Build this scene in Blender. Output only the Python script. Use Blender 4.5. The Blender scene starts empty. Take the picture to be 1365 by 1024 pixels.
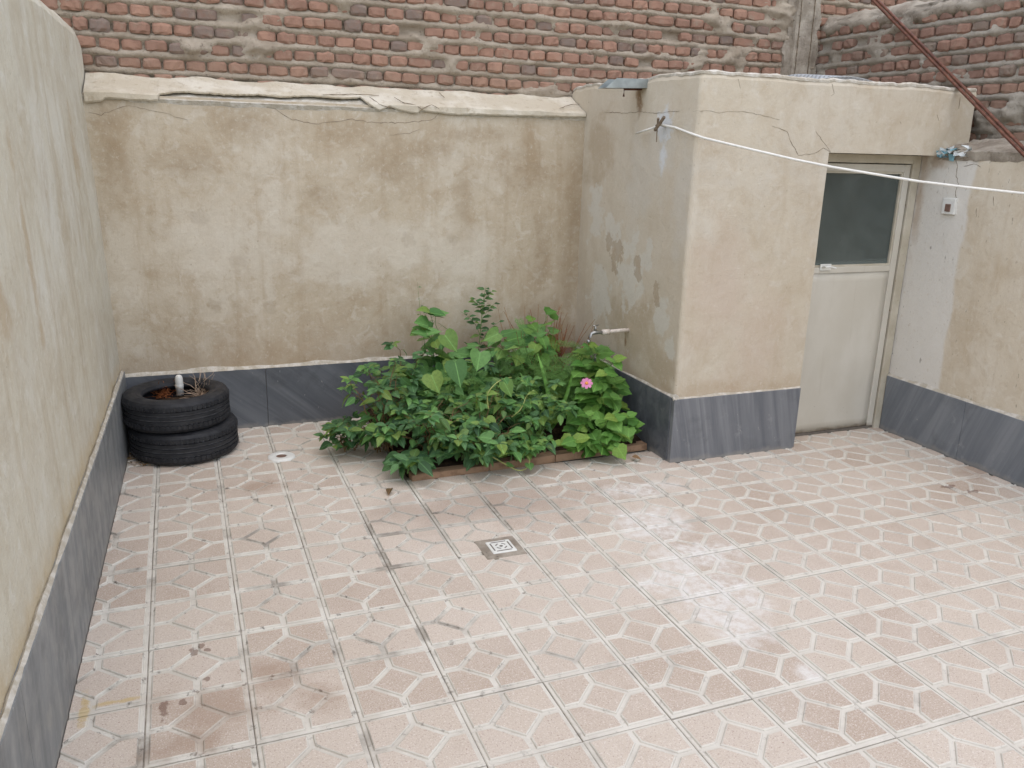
import bpy, bmesh, math, random
from mathutils import Vector, Matrix, noise
random.seed(7)
R = math.radians
scene = bpy.context.scene
col = scene.collection

# ------------------------------------------------------------------ camera
F_PX, W_PX, H_PX = 1119.0, 1365.0, 1024.0
YAW, PITCH, ROLL = R(21.641), R(15.832), R(1.571)
CAM = Vector((0.207, -4.258, 1.680))
_f = Vector((math.sin(YAW) * math.cos(PITCH), math.cos(YAW) * math.cos(PITCH), -math.sin(PITCH)))
_r0 = Vector((math.cos(YAW), -math.sin(YAW), 0))
_u0 = _r0.cross(_f)
CR = math.cos(ROLL) * _r0 + math.sin(ROLL) * _u0
CU = -math.sin(ROLL) * _r0 + math.cos(ROLL) * _u0
CF = _f
cam = bpy.data.cameras.new('camera')
cam_o = bpy.data.objects.new('camera', cam)
col.objects.link(cam_o)
cam.sensor_width = 36.0
cam.lens = 36.0 * F_PX / W_PX
cam.clip_start = 0.05
cam.clip_end = 300
cam_o.matrix_world = Matrix(((CR.x, CU.x, -CF.x, CAM.x), (CR.y, CU.y, -CF.y, CAM.y), (CR.z, CU.z, -CF.z, CAM.z), (0, 0, 0, 1)))
scene.camera = cam_o

# ------------------------------------------------------------------ sky and light (bright overcast day)
SUN_EL, SUN_AZ = R(70), R(180)          # azimuth clockwise from +Y
world = bpy.data.worlds.new('World')
scene.world = world
world.use_nodes = True
wn = world.node_tree
wn.nodes.clear()
w_out = wn.nodes.new('ShaderNodeOutputWorld')
w_bg = wn.nodes.new('ShaderNodeBackground')
w_sky = wn.nodes.new('ShaderNodeTexSky')
w_sky.sky_type = 'NISHITA'
w_sky.sun_disc = False
w_sky.sun_elevation = SUN_EL
w_sky.sun_rotation = SUN_AZ
w_sky.air_density = 1.0
w_sky.dust_density = 1.5
w_sky.ozone_density = 1.0
w_bg.inputs['Strength'].default_value = 0.12
wn.links.new(w_sky.outputs[0], w_bg.inputs[0])
wn.links.new(w_bg.outputs[0], w_out.inputs[0])
sun = bpy.data.lights.new('sun', 'SUN')
sun.energy = 1.4
sun.angle = R(165)
sun.color = (1.0, 0.91, 0.77)
sun_o = bpy.data.objects.new('sun', sun)
col.objects.link(sun_o)
sd = Vector((math.sin(SUN_AZ) * math.cos(SUN_EL), math.cos(SUN_AZ) * math.cos(SUN_EL), math.sin(SUN_EL)))
sun_o.location = (0, -2, 8)
sun_o.rotation_euler = sd.to_track_quat('Z', 'Y').to_euler()
vs = scene.view_settings
vs.view_transform = 'Standard'
vs.look = 'None'
vs.gamma = 1.0
vs.use_curve_mapping = False
vs.exposure = 1.0

# ------------------------------------------------------------------ pixel to place
def ray(px, py):
    return CR * ((px - W_PX / 2) / F_PX) + CU * ((H_PX / 2 - py) / F_PX) + CF
def on_x(px, py, x):
    d = ray(px, py); return CAM + d * ((x - CAM.x) / d.x)
def on_y(px, py, y):
    d = ray(px, py); return CAM + d * ((y - CAM.y) / d.y)
def on_z(px, py, z=0.0):
    d = ray(px, py); return CAM + d * ((z - CAM.z) / d.z)
def project(p):
    q = Vector(p) - CAM
    w = q.dot(CF)
    return (W_PX / 2 + F_PX * q.dot(CR) / w, H_PX / 2 - F_PX * q.dot(CU) / w) if w > 0.05 else (-9999, -9999)
def in_frame(p, m=25):
    x, y = project(p)
    return -m < x < W_PX + m and -m < y < H_PX + m

# ------------------------------------------------------------------ object helpers
def link(name, me, parent=None):
    o = bpy.data.objects.new(name, me)
    col.objects.link(o)
    if parent is not None:
        o.parent = parent
    return o
def tag(o, label=None, cat=None, group=None, kind=None):
    if label: o['label'] = label
    if cat: o['category'] = cat
    if group: o['group'] = group
    if kind: o['kind'] = kind
    return o
def empty(name, loc=(0, 0, 0)):
    o = bpy.data.objects.new(name, None)
    o.location = loc
    o.empty_display_size = 0.05
    col.objects.link(o)
    return o
class MB:
    """collects vertices and faces of one part"""
    def __init__(s): s.v, s.f, s.m = [], [], []
    def add(s, vs_, fs_, mat=0):
        b = len(s.v)
        s.v += [tuple(v) for v in vs_]
        s.f += [tuple(i + b for i in f) for f in fs_]
        s.m += [mat] * len(fs_)
        return s
    def box(s, a, b, mat=0, jit=0.0):
        x0, y0, z0 = a; x1, y1, z1 = b
        vs_ = [(x, y, z) for z in (z0, z1) for y in (y0, y1) for x in (x0, x1)]
        if jit: vs_ = [tuple(c + random.uniform(-jit, jit) for c in v) for v in vs_]
        return s.add(vs_, [(0, 2, 3, 1), (4, 5, 7, 6), (0, 1, 5, 4), (2, 6, 7, 3), (0, 4, 6, 2), (1, 3, 7, 5)], mat)
    def bevbox(s, a, b, r, mat=0):
        bm = bmesh.new()
        bmesh.ops.create_cube(bm, size=1)
        for v in bm.verts:
            v.co = Vector([(a[i] + b[i]) / 2 + v.co[i] * (b[i] - a[i]) for i in range(3)])
        bmesh.ops.bevel(bm, geom=bm.edges[:], offset=r, segments=2, affect='EDGES', profile=0.5)
        bm.verts.index_update()
        s.add([v.co[:] for v in bm.verts], [[v.index for v in f.verts] for f in bm.faces], mat)
        bm.free(); return s
    def tube(s, pts, rad, n=6, mat=0, cap=True):
        pts = [Vector(p) for p in pts]
        rs = rad if isinstance(rad, (list, tuple)) else [rad] * len(pts)
        vs_, fs_ = [], []
        ref = Vector((0, 0, 1))
        for i, p in enumerate(pts):
            t = (pts[min(i + 1, len(pts) - 1)] - pts[max(i - 1, 0)])
            if t.length < 1e-9: t = Vector((0, 0, 1))
            t.normalize()
            if abs(t.dot(ref)) > 0.95: ref = Vector((1, 0, 0)) if abs(t.x) < 0.9 else Vector((0, 1, 0))
            a = t.cross(ref).normalized(); b = t.cross(a)
            ref = b.cross(t) * -1 if False else ref
            for k in range(n):
                q = 2 * math.pi * k / n
                vs_.append(p + (a * math.cos(q) + b * math.sin(q)) * rs[i])
        for i in range(len(pts) - 1):
            for k in range(n):
                k2 = (k + 1) % n
                fs_.append((i * n + k, i * n + k2, (i + 1) * n + k2, (i + 1) * n + k))
        if cap:
            fs_.append(tuple(range(n))[::-1]); fs_.append(tuple((len(pts) - 1) * n + k for k in range(n)))
        return s.add(vs_, fs_, mat)
    def lathe(s, prof, n=48, c=(0, 0, 0), closed=False, mat=0):
        vs_, fs_ = [], []
        for r_, z in prof:
            for k in range(n):
                q = 2 * math.pi * k / n
                vs_.append((c[0] + r_ * math.cos(q), c[1] + r_ * math.sin(q), c[2] + z))
        m = len(prof)
        for i in range(m if closed else m - 1):
            j = (i + 1) % m
            for k in range(n):
                k2 = (k + 1) % n
                fs_.append((i * n + k, i * n + k2, j * n + k2, j * n + k))
        return s.add(vs_, fs_, mat)
    def mesh(s, name, mats, smooth=False):
        me = bpy.data.meshes.new(name)
        me.from_pydata(s.v, [], s.f)
        for m in (mats if isinstance(mats, (list, tuple)) else [mats]): me.materials.append(m)
        me.polygons.foreach_set('material_index', s.m)
        if smooth: me.polygons.foreach_set('use_smooth', [True] * len(s.f))
        me.update()
        return me
    def build(s, name, mats, parent=None, smooth=False, fix=False):
        me = s.mesh(name, mats, smooth)
        if fix:
            bm = bmesh.new(); bm.from_mesh(me)
            bmesh.ops.recalc_face_normals(bm, faces=bm.faces[:]); bm.to_mesh(me); bm.free()
        return link(name, me, parent)

def frange(a, b, step, extra=()):
    n = max(1, int(round((b - a) / step)))
    v = sorted(set([round(a + (b - a) * i / n, 5) for i in range(n + 1)] + [round(e, 5) for e in extra if a <= e <= b]))
    out = [v[0]]
    for q in v[1:]:
        if q - out[-1] > 0.002: out.append(q)
        elif q in [round(e, 5) for e in extra]: out[-1] = q
    return out
def thick_grid(P, N, us, vs_, t, skip=None):
    """a slab whose front is the surface P(u,v), t thick along -N(u,v); skip(u,v) leaves cells out"""
    mb = MB()
    nu, nv = len(us), len(vs_)
    fr = [Vector(P(u, v)) for u in us for v in vs_]
    nn = [Vector(N(u, v)) for u in us for v in vs_]
    bk = [a - n * t for a, n in zip(fr, nn)]
    faces, edges = [], {}
    for i in range(nu - 1):
        for j in range(nv - 1):
            if skip and skip((us[i] + us[i + 1]) / 2, (vs_[j] + vs_[j + 1]) / 2): continue
            q = (i * nv + j, (i + 1) * nv + j, (i + 1) * nv + j + 1, i * nv + j + 1)
            faces.append(q)
            for k in range(4):
                e = (q[k], q[(k + 1) % 4])
                edges[e] = 1
    K = len(fr)
    out = list(faces) + [tuple(i + K for i in q[::-1]) for q in faces]
    for (a, b) in edges:
        if (b, a) not in edges: out.append((b, a, a + K, b + K))
    mb.add(fr + bk, out)
    return mb
def fbm(x, y, z=0.0, o=4): return noise.fractal(Vector((x, y, z)), 1.0, 2.0, o, noise_basis='PERLIN_ORIGINAL')

# ------------------------------------------------------------------ material helpers
class NT:
    def __init__(s, name):
        s.mat = bpy.data.materials.new(name); s.mat.use_nodes = True
        s.t = s.mat.node_tree; s.t.nodes.clear()
        s.out = s.t.nodes.new('ShaderNodeOutputMaterial')
        s.bsdf = s.t.nodes.new('ShaderNodeBsdfPrincipled')
        s.t.links.new(s.bsdf.outputs[0], s.out.inputs[0])
        s.bsdf.inputs['Specular IOR Level'].default_value = 0.3
        s._pos = None
    def n(s, typ, **kw):
        o = s.t.nodes.new(typ)
        for k, v in kw.items(): setattr(o, k, v)
        return o
    def put(s, sock, v):
        if isinstance(v, bpy.types.NodeSocket): s.t.links.new(v, sock)
        else:
            if isinstance(v, (tuple, list)) and len(v) == 3 and len(sock.default_value) == 4: v = (*v, 1)
            sock.default_value = v
    def pos(s):
        if s._pos is None: s._pos = s.n('ShaderNodeNewGeometry').outputs['Position']
        return s._pos
    def obj(s): return s.n('ShaderNodeTexCoord').outputs['Object']
    def map(s, vec, scale=(1, 1, 1), loc=(0, 0, 0), rot=(0, 0, 0)):
        m = s.n('ShaderNodeMapping')
        s.put(m.inputs['Vector'], vec); m.inputs['Scale'].default_value = scale
        m.inputs['Location'].default_value = loc; m.inputs['Rotation'].default_value = rot
        return m.outputs[0]
    def noise(s, scale, detail=4, rough=0.55, vec=None, dist=0.0):
        o = s.n('ShaderNodeTexNoise')
        s.put(o.inputs['Vector'], vec if vec is not None else s.pos())
        o.inputs['Scale'].default_value = scale; o.inputs['Detail'].default_value = detail
        o.inputs['Roughness'].default_value = rough; o.inputs['Distortion'].default_value = dist
        return o.outputs[0]
    def voro(s, scale, vec=None, feature='F1', out=0):
        o = s.n('ShaderNodeTexVoronoi', feature=feature)
        s.put(o.inputs['Vector'], vec if vec is not None else s.pos()); o.inputs['Scale'].default_value = scale
        return o.outputs[out]
    def rng(s, fac, a, b, lo=0.0, hi=1.0, smooth=True):
        o = s.n('ShaderNodeMapRange', interpolation_type='SMOOTHSTEP' if smooth else 'LINEAR')
        s.put(o.inputs['Value'], fac)
        for k, v in zip(('From Min', 'From Max', 'To Min', 'To Max'), (a, b, lo, hi)): o.inputs[k].default_value = v
        return o.outputs[0]
    def m(s, op, a, b=0.0, clamp=False):
        o = s.n('ShaderNodeMath', operation=op, use_clamp=clamp)
        s.put(o.inputs[0], a); s.put(o.inputs[1], b); return o.outputs[0]
    def mix(s, fac, a, b, mode='MIX'):
        o = s.n('ShaderNodeMix', data_type='RGBA', blend_type=mode)
        s.put(o.inputs[0], fac); s.put(o.inputs[6], a); s.put(o.inputs[7], b); return o.outputs[2]
    def sep(s, vec):
        o = s.n('ShaderNodeSeparateXYZ'); s.put(o.inputs[0], vec); return o.outputs
    def blob(s, c, r, soft=0.5, wob=0.5, wscale=6.0, jag=6):
        """a patch with an uneven outline round the point c, radii r (metres), 1 inside"""
        v = s.map(s.pos(), scale=tuple(1.0 / q for q in r), loc=tuple(-c[i] / r[i] for i in range(3)))
        d = s.n('ShaderNodeVectorMath', operation='LENGTH'); s.put(d.inputs[0], v)
        q = s.m('ADD', d.outputs['Value'], s.m('MULTIPLY', s.m('SUBTRACT', s.noise(wscale, jag, 0.6), 0.5), wob * 4.5))
        return s.rng(q, 1.0 - soft, 1.0, 1.0, 0.0)
    def any(s, lst):
        o = lst[0]
        for q in lst[1:]: o = s.m('MAXIMUM', o, q)
        return o
    def bump(s, h, strength=0.3, dist=0.01):
        o = s.n('ShaderNodeBump'); o.inputs['Strength'].default_value = strength; o.inputs['Distance'].default_value = dist
        s.put(o.inputs['Height'], h); s.put(s.bsdf.inputs['Normal'], o.outputs[0])
    def fin(s, color, rough=0.85, spec=None, metal=None):
        s.put(s.bsdf.inputs['Base Color'], color); s.put(s.bsdf.inputs['Roughness'], rough)
        if spec is not None: s.bsdf.inputs['Specular IOR Level'].default_value = spec
        if metal is not None: s.bsdf.inputs['Metallic'].default_value = metal
        return s.mat
def lin(r, g, b):
    return tuple(((c / 255) / 12.92 if c / 255 <= 0.04045 else ((c / 255 + 0.055) / 1.055) ** 2.4) for c in (r, g, b))
def simple(name, c, rough=0.6, var=0.25, scale=20, metal=0.0, bump=0.0, spec=0.4):
    t = NT(name)
    k = t.noise(scale, 5)
    cc = t.mix(t.rng(k, 0.3, 0.7), tuple(q * (1 - var) for q in c), tuple(min(1, q * (1 + var)) for q in c))
    if bump: t.bump(t.noise(scale * 3, 5), bump, 0.004)
    return t.fin(cc, rough, spec, metal)

def plaster(name, base, light, dark, streak_axis, extra=None, streak=0.5, mott=0.55):
    """weathered lime and cement render: cloudy patches, run-off streaks, fine trowel relief"""
    t = NT(name)
    p = t.pos()
    big = t.noise(1.7, 6, 0.6, t.map(p, (1, 1, 0.8)), 0.4)
    c = t.mix(t.rng(big, 0.38, 0.66, 0, mott), base, light)
    med = t.noise(4.3, 7, 0.62, t.map(p, (1, 1, 0.75), (3, 7, 1)), 0.8)
    c = t.mix(t.rng(med, 0.40, 0.76, 0, 0.6), c, dark)
    fine = t.noise(15, 6, 0.65, t.map(p, (1, 1, 1), (9, 2, 4)), 0.5)
    c = t.mix(t.rng(fine, 0.52, 0.68, 0, 0.34), c, dark)
    c = t.mix(t.rng(t.noise(11, 5, 0.6, t.map(p, (1, 1, 1), (1, 22, 4)), 0.6), 0.54, 0.66, 0, 0.5), c, light)
    sv = (9, 9, 0.55)
    st = t.noise(1.0, 5, 0.6, t.map(p, sv, (2, 5, 0)), 0.3)
    st2 = t.noise(1.0, 4, 0.6, t.map(p, (26, 26, 1.1), (7, 1, 0)), 0.2)
    c = t.mix(t.rng(st, 0.5, 0.75, 0, streak), c, dark)
    c = t.mix(t.rng(st2, 0.55, 0.75, 0, streak * 0.35), c, tuple(q * 0.85 for q in dark))
    if extra: c = extra(t, c)
    spk = t.noise(48, 5, 0.7, t.map(p, (1, 1, 0.8), (8, 3, 5)), 0.6)
    c = t.mix(t.rng(spk, 0.56, 0.66, 0, 0.38), c, light)
    c = t.mix(t.rng(spk, 0.42, 0.32, 0, 0.30), c, dark)
    grain = t.noise(160, 4, 0.7)
    c = t.mix(t.rng(grain, 0.3, 0.7, 0, 0.10), c, tuple(q * 0.55 for q in base))
    spots = t.noise(38, 3, 0.5, t.map(p, (1, 1, 1), (4, 4, 4)))
    c = t.mix(t.rng(spots, 0.70, 0.76, 0, 0.35), c, tuple(q * 0.5 for q in dark))
    h = t.m('ADD', t.m('MULTIPLY', t.noise(22, 6, 0.6), 1.0), t.m('MULTIPLY', t.noise(120, 4, 0.7), 0.35))
    t.bump(h, 0.35, 0.012)
    return t.fin(c, 0.92, 0.15)

# ------------------------------------------------------------------ materials
XH, YH, XR = 2.66, -0.50, 4.30          # outhouse side and front planes, right wall plane
BASE, LIGHT, DARK = lin(187, 175, 154), lin(203, 196, 181), lin(160, 140, 112)
def ex_back(t, c):
    p = t.pos(); z = t.sep(p)[2]
    W = lambda px, py: on_y(px, py, 0.79)
    lo = t.any([t.blob(W(*q), (r1, 9, r2), 0.7, 0.5, 5, 5) for q, r1, r2 in (((480, 330), 0.75, 0.30), ((280, 330), 0.4, 0.22), ((610, 340), 0.35, 0.3))])
    c = t.mix(t.m('MULTIPLY', lo, 0.55), c, lin(206, 199, 184))
    dk = t.any([t.blob(W(*q), (r1 * 1.25, 9, r2 * 1.25), 1.1, 0.26, 5, 4) for q, r1, r2 in (((520, 215), 0.28, 0.22), ((620, 265), 0.10, 0.34), ((460, 180), 0.35, 0.12), ((320, 165), 0.3, 0.13), ((700, 220), 0.22, 0.3), ((765, 300), 0.12, 0.9), ((150, 200), 0.10, 0.4), ((560, 200), 0.3, 0.08), ((640, 180), 0.4, 0.06), ((250, 220), 0.25, 0.1), ((420, 260), 0.12, 0.1), ((720, 330), 0.08, 0.3))])
    c = t.mix(t.m('MULTIPLY', t.m('MULTIPLY', dk, t.rng(t.noise(14, 6, 0.65), 0.3, 0.65, 0.45, 1)), 0.62), c, lin(146, 126, 99))
    lines = t.any([t.blob(W(*q), (0.06, 9, 0.05), 0.5, 0.5, 20, 4) for q in ((285, 408), (605, 320), (360, 410), (545, 318), (565, 415), (265, 290), (320, 350))])
    c = t.mix(t.m('MULTIPLY', lines, 0.22), c, lin(138, 122, 102))
    low = t.rng(t.m('ADD', z, t.m('MULTIPLY', t.noise(3.0, 5), 0.5)), 0.95, 0.62)
    c = t.mix(t.m('MULTIPLY', low, 0.45), c, lin(160, 138, 112))
    return c
M = {}
M['plaster_back'] = plaster('render_back', BASE, LIGHT, DARK, 'x', ex_back, 0.42)
def ex_left(t, c):
    p = t.pos(); W = lambda px, py: on_x(px, py, -0.18)
    br = t.any([t.blob(W(*q), (9, r1, r2), 0.8, 0.6, 8, 5) for q, r1, r2 in (((35, 320), 0.1, 0.5), ((70, 330), 0.05, 0.45), ((112, 200), 0.12, 0.25), ((10, 850), 0.25, 0.18))])
    c = t.mix(t.m('MULTIPLY', br, 0.5), c, lin(170, 146, 112))
    foot = t.rng(t.m('ADD', t.sep(p)[2], t.m('MULTIPLY', t.noise(9, 4), 0.16)), 0.60, 0.47)
    return t.mix(t.m('MULTIPLY', foot, 0.45), c, lin(186, 160, 112))
M['plaster_left'] = plaster('render_left', lin(199, 193, 175), lin(209, 206, 194), lin(178, 165, 142), 'y', ex_left, 0.6, 0.7)
def ex_right(t, c):
    p = t.pos(); y = t.sep(p)[1]
    band = t.rng(t.m('ADD', y, t.m('MULTIPLY', t.noise(4, 4), 0.10)), -0.71, -0.68)
    c = t.mix(t.m('MULTIPLY', band, 0.92), c, lin(214, 211, 203))
    W = lambda px, py: on_x(px, py, XR)
    ch = t.rng(t.noise(60, 2, 0.4, t.map(p, (1, 1, 0.35))), 0.72, 0.76)
    c = t.mix(t.m('MULTIPLY', ch, 0.5), c, lin(96, 86, 72))
    rust = t.any([t.blob(W(1250, 215), (9, 0.10, 0.10), 0.9, 0.5, 14, 4), t.blob(W(1225, 260), (9, 0.05, 0.5), 0.9, 0.4, 9, 4)])
    return t.mix(t.m('MULTIPLY', rust, 0.5), c, lin(150, 118, 82))
M['plaster_right'] = plaster('render_right', lin(204, 193, 173), lin(213, 206, 191), lin(180, 162, 135), 'y', ex_right, 0.45)
def ex_hut(t, c):
    p = t.pos(); sx = t.sep(p)
    S = lambda px, py: on_x(px, py, XH)
    Fp = lambda px, py: on_y(px, py, YH)
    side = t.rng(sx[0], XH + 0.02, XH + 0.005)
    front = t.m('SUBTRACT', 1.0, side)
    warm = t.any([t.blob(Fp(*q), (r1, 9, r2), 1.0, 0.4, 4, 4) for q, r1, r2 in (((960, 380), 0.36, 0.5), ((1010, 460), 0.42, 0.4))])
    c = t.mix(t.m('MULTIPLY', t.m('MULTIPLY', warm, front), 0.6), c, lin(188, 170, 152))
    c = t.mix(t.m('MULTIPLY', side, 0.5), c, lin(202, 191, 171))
    cool = t.any([t.blob(S(*q), (9, r1, r2), 0.8, 0.5, 6, 5) for q, r1, r2 in (((880, 205), 0.20, 0.26), ((910, 250), 0.12, 0.5), ((850, 250), 0.2, 0.4))])
    c = t.mix(t.m('MULTIPLY', cool, 0.6), c, lin(198, 192, 179))
    damp = t.any([t.blob(S(*q), (9, r1, r2), 0.7, 0.5, 7, 5) for q, r1, r2 in (((845, 440), 0.45, 0.28), ((800, 200), 0.25, 0.3), ((880, 490), 0.2, 0.16), ((850, 125), 0.10, 0.05))])
    c = t.mix(t.m('MULTIPLY', t.m('MULTIPLY', damp, side), 0.5), c, lin(166, 147, 120))
    salt = t.any([t.blob(S(*q), (9, r1, r2), 0.35, 0.75, 11, 6) for q, r1, r2 in (((795, 280), 0.12, 0.20), ((815, 310), 0.14, 0.12), ((840, 370), 0.18, 0.22), ((880, 425), 0.10, 0.14), ((892, 460), 0.07, 0.08), ((800, 390), 0.16, 0.16), ((865, 340), 0.05, 0.14))])
    c = t.mix(t.m('MULTIPLY', t.m('MULTIPLY', salt, side), 0.82), c, lin(204, 200, 188))
    peel = t.any([t.blob(S(*q), (9, r1, r2), 0.15, 0.8, 16, 6) for q, r1, r2 in (((822, 340), 0.07, 0.10), ((850, 355), 0.04, 0.09), ((875, 392), 0.035, 0.07), ((812, 320), 0.04, 0.06))])
    c = t.mix(t.m('MULTIPLY', t.m('MULTIPLY', peel, side), 0.6), c, lin(164, 146, 122))
    rust = t.any([t.blob(S(852, 135), (9, 0.06, 0.10), 0.8, 0.5, 14, 4), t.blob(S(834, 452), (9, 0.02, 0.05), 0.8, 0.4, 20, 3)])
    c = t.mix(t.m('MULTIPLY', rust, 0.75), c, lin(124, 94, 62))
    wh = t.any([t.blob(S(886, 168), (9, 0.10, 0.10), 0.5, 0.5, 18, 4), t.blob(S(884, 205), (9, 0.05, 0.12), 0.8, 0.5, 18, 4)])
    c = t.mix(t.m('MULTIPLY', t.m('MULTIPLY', wh, side), 0.8), c, lin(208, 212, 214))
    low = t.rng(t.m('ADD', sx[2], t.m('MULTIPLY', t.noise(6.0, 5), 0.25)), 0.62, 0.5)
    return t.mix(t.m('MULTIPLY', low, 0.4), c, lin(164, 140, 112))
M['plaster_hut'] = plaster('render_outhouse', lin(195, 185, 166), lin(203, 196, 182), lin(176, 160, 136), 'x', ex_hut, 0.35)

t = NT('white_coping_plaster')
c = t.mix(t.rng(t.noise(5, 6, 0.6), 0.4, 0.65), lin(186, 176, 156), lin(203, 196, 180))
c = t.mix(t.rng(t.noise(24, 5, 0.65), 0.54, 0.70, 0, 0.6), c, lin(158, 144, 122))
t.bump(t.noise(40, 6, 0.65), 0.5, 0.012)
M['coping'] = t.fin(c, 0.9, 0.15)
t = NT('broken_render_edge')
c = t.mix(t.rng(t.noise(22, 5), 0.4, 0.65), lin(176, 168, 152), lin(200, 195, 184))
t.bump(t.noise(90, 5), 0.6, 0.01)
M['edge'] = t.fin(c, 0.92, 0.1)
t = NT('grey_cement')
c = t.mix(t.rng(t.noise(8, 7, 0.65), 0.35, 0.68), lin(140, 130, 117), lin(178, 169, 155))
c = t.mix(t.rng(t.noise(45, 4, 0.6), 0.6, 0.72, 0, 0.7), c, lin(84, 78, 72))
t.bump(t.noise(60, 7, 0.7), 0.8, 0.015)
M['cement'] = t.fin(c, 0.95, 0.1)
t = NT('mud_mortar')
c = t.mix(t.rng(t.noise(6, 7, 0.65), 0.35, 0.68), lin(156, 143, 126), lin(182, 170, 153))
c = t.mix(t.rng(t.noise(34, 5, 0.65), 0.55, 0.72, 0, 0.6), c, lin(96, 82, 70))
t.bump(t.noise(70, 7, 0.72), 0.9, 0.016)
M['mortar'] = t.fin(c, 0.95, 0.08)
t = NT('grey_mortar')
c = t.mix(t.rng(t.noise(6, 7, 0.65), 0.35, 0.68), lin(152, 143, 130), lin(182, 174, 161))
c = t.mix(t.rng(t.noise(34, 5, 0.65), 0.55, 0.72, 0, 0.6), c, lin(88, 80, 72))
t.bump(t.noise(70, 7, 0.72), 0.9, 0.016)
M['mortar_grey'] = t.fin(c, 0.95, 0.08)

def brick_mat(name, ca, cb, cc, dusty):
    t = NT(name)
    rnd = t.m('FRACT', t.m('ADD', t.n('ShaderNodeObjectInfo').outputs['Random'], t.n('ShaderNodeNewGeometry').outputs['Random Per Island']))
    r2 = t.m('FRACT', t.m('MULTIPLY', rnd, 17.31))
    c = t.mix(rnd, ca, cb)
    c = t.mix(t.rng(r2, 0.80, 0.86), c, cc)
    n1 = t.noise(24, 6, 0.65)
    c = t.mix(t.rng(n1, 0.40, 0.70, 0, 0.6), c, tuple(q * 0.62 for q in ca))
    c = t.mix(t.rng(t.noise(13, 6, 0.7, t.map(t.pos(), (1, 1, 1), (5, 3, 8))), 0.52, 0.72, 0, dusty), c, lin(150, 136, 120))
    z = t.sep(t.pos())[2]
    c = t.mix(t.rng(t.m('ADD', z, t.m('MULTIPLY', t.noise(2, 4), 0.4)), 2.42, 2.18, 0, 0.38), c, lin(146, 124, 106))
    t.bump(t.noise(85, 6, 0.7), 0.6, 0.008)
    return t.fin(c, 0.93, 0.1)
M['brick'] = brick_mat('red_clay_brick', lin(160, 126, 108), lin(142, 112, 97), lin(124, 110, 101), 0.7)
M['brick_grey'] = brick_mat('weathered_clay_brick', lin(156, 123, 107), lin(136, 110, 98), lin(130, 118, 107), 0.75)

def marble(name, a, b, light, tilt):
    t = NT(name)
    p = t.map(t.pos(), (1, 1, 1), (0, 0, 0), tilt)
    v = t.map(p, (16, 16, 0.9))
    s1 = t.noise(1.0, 6, 0.62, v, 0.6)
    c = t.mix(t.rng(s1, 0.32, 0.68), a, b)
    v2 = t.map(p, (60, 60, 1.6), (3, 1, 2))
    c = t.mix(t.rng(t.noise(1.0, 4, 0.6, v2), 0.62, 0.80, 0, 0.55), c, light)
    c = t.mix(t.rng(t.noise(5, 6, 0.65), 0.5, 0.74, 0, 0.5), c, tuple(q * 0.6 for q in a))
    c = t.mix(t.rng(t.noise(9, 6, 0.7, t.map(t.pos(), (1, 1, 1), (6, 6, 2))), 0.60, 0.72, 0, 0.4), c, light)
    ch = t.noise(50, 4, 0.6, t.map(t.pos(), (1, 1, 0.5)))
    c = t.mix(t.rng(ch, 0.70, 0.74, 0, 0.8), c, lin(168, 166, 160))
    z = t.sep(t.pos())[2]
    c = t.mix(t.rng(t.m('ADD', z, t.m('MULTIPLY', t.noise(14, 4), 0.08)), 0.075, 0.045, 0, 0.5), c, lin(150, 146, 138))
    t.bump(t.noise(40, 4), 0.08, 0.004)
    return t.fin(c, t.rng(t.noise(12, 4), 0.3, 0.7, 0.35, 0.6), 0.4)
M['marble_left'] = marble('blue_grey_marble', lin(114, 117, 118), lin(136, 138, 138), lin(158, 159, 157), (R(8), 0, 0))
M['marble_back'] = marble('dark_slate_marble', lin(80, 84, 89), lin(102, 105, 109), lin(134, 136, 137), (0, R(50), 0))
M['marble_hut'] = marble('streaked_slate_marble', lin(100, 103, 108), lin(126, 128, 131), lin(150, 151, 151), (0, R(12), 0))
M['marble_right'] = marble('scuffed_slate_marble', lin(104, 109, 115), lin(126, 130, 134), lin(156, 158, 158), (R(-20), 0, 0))

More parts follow.
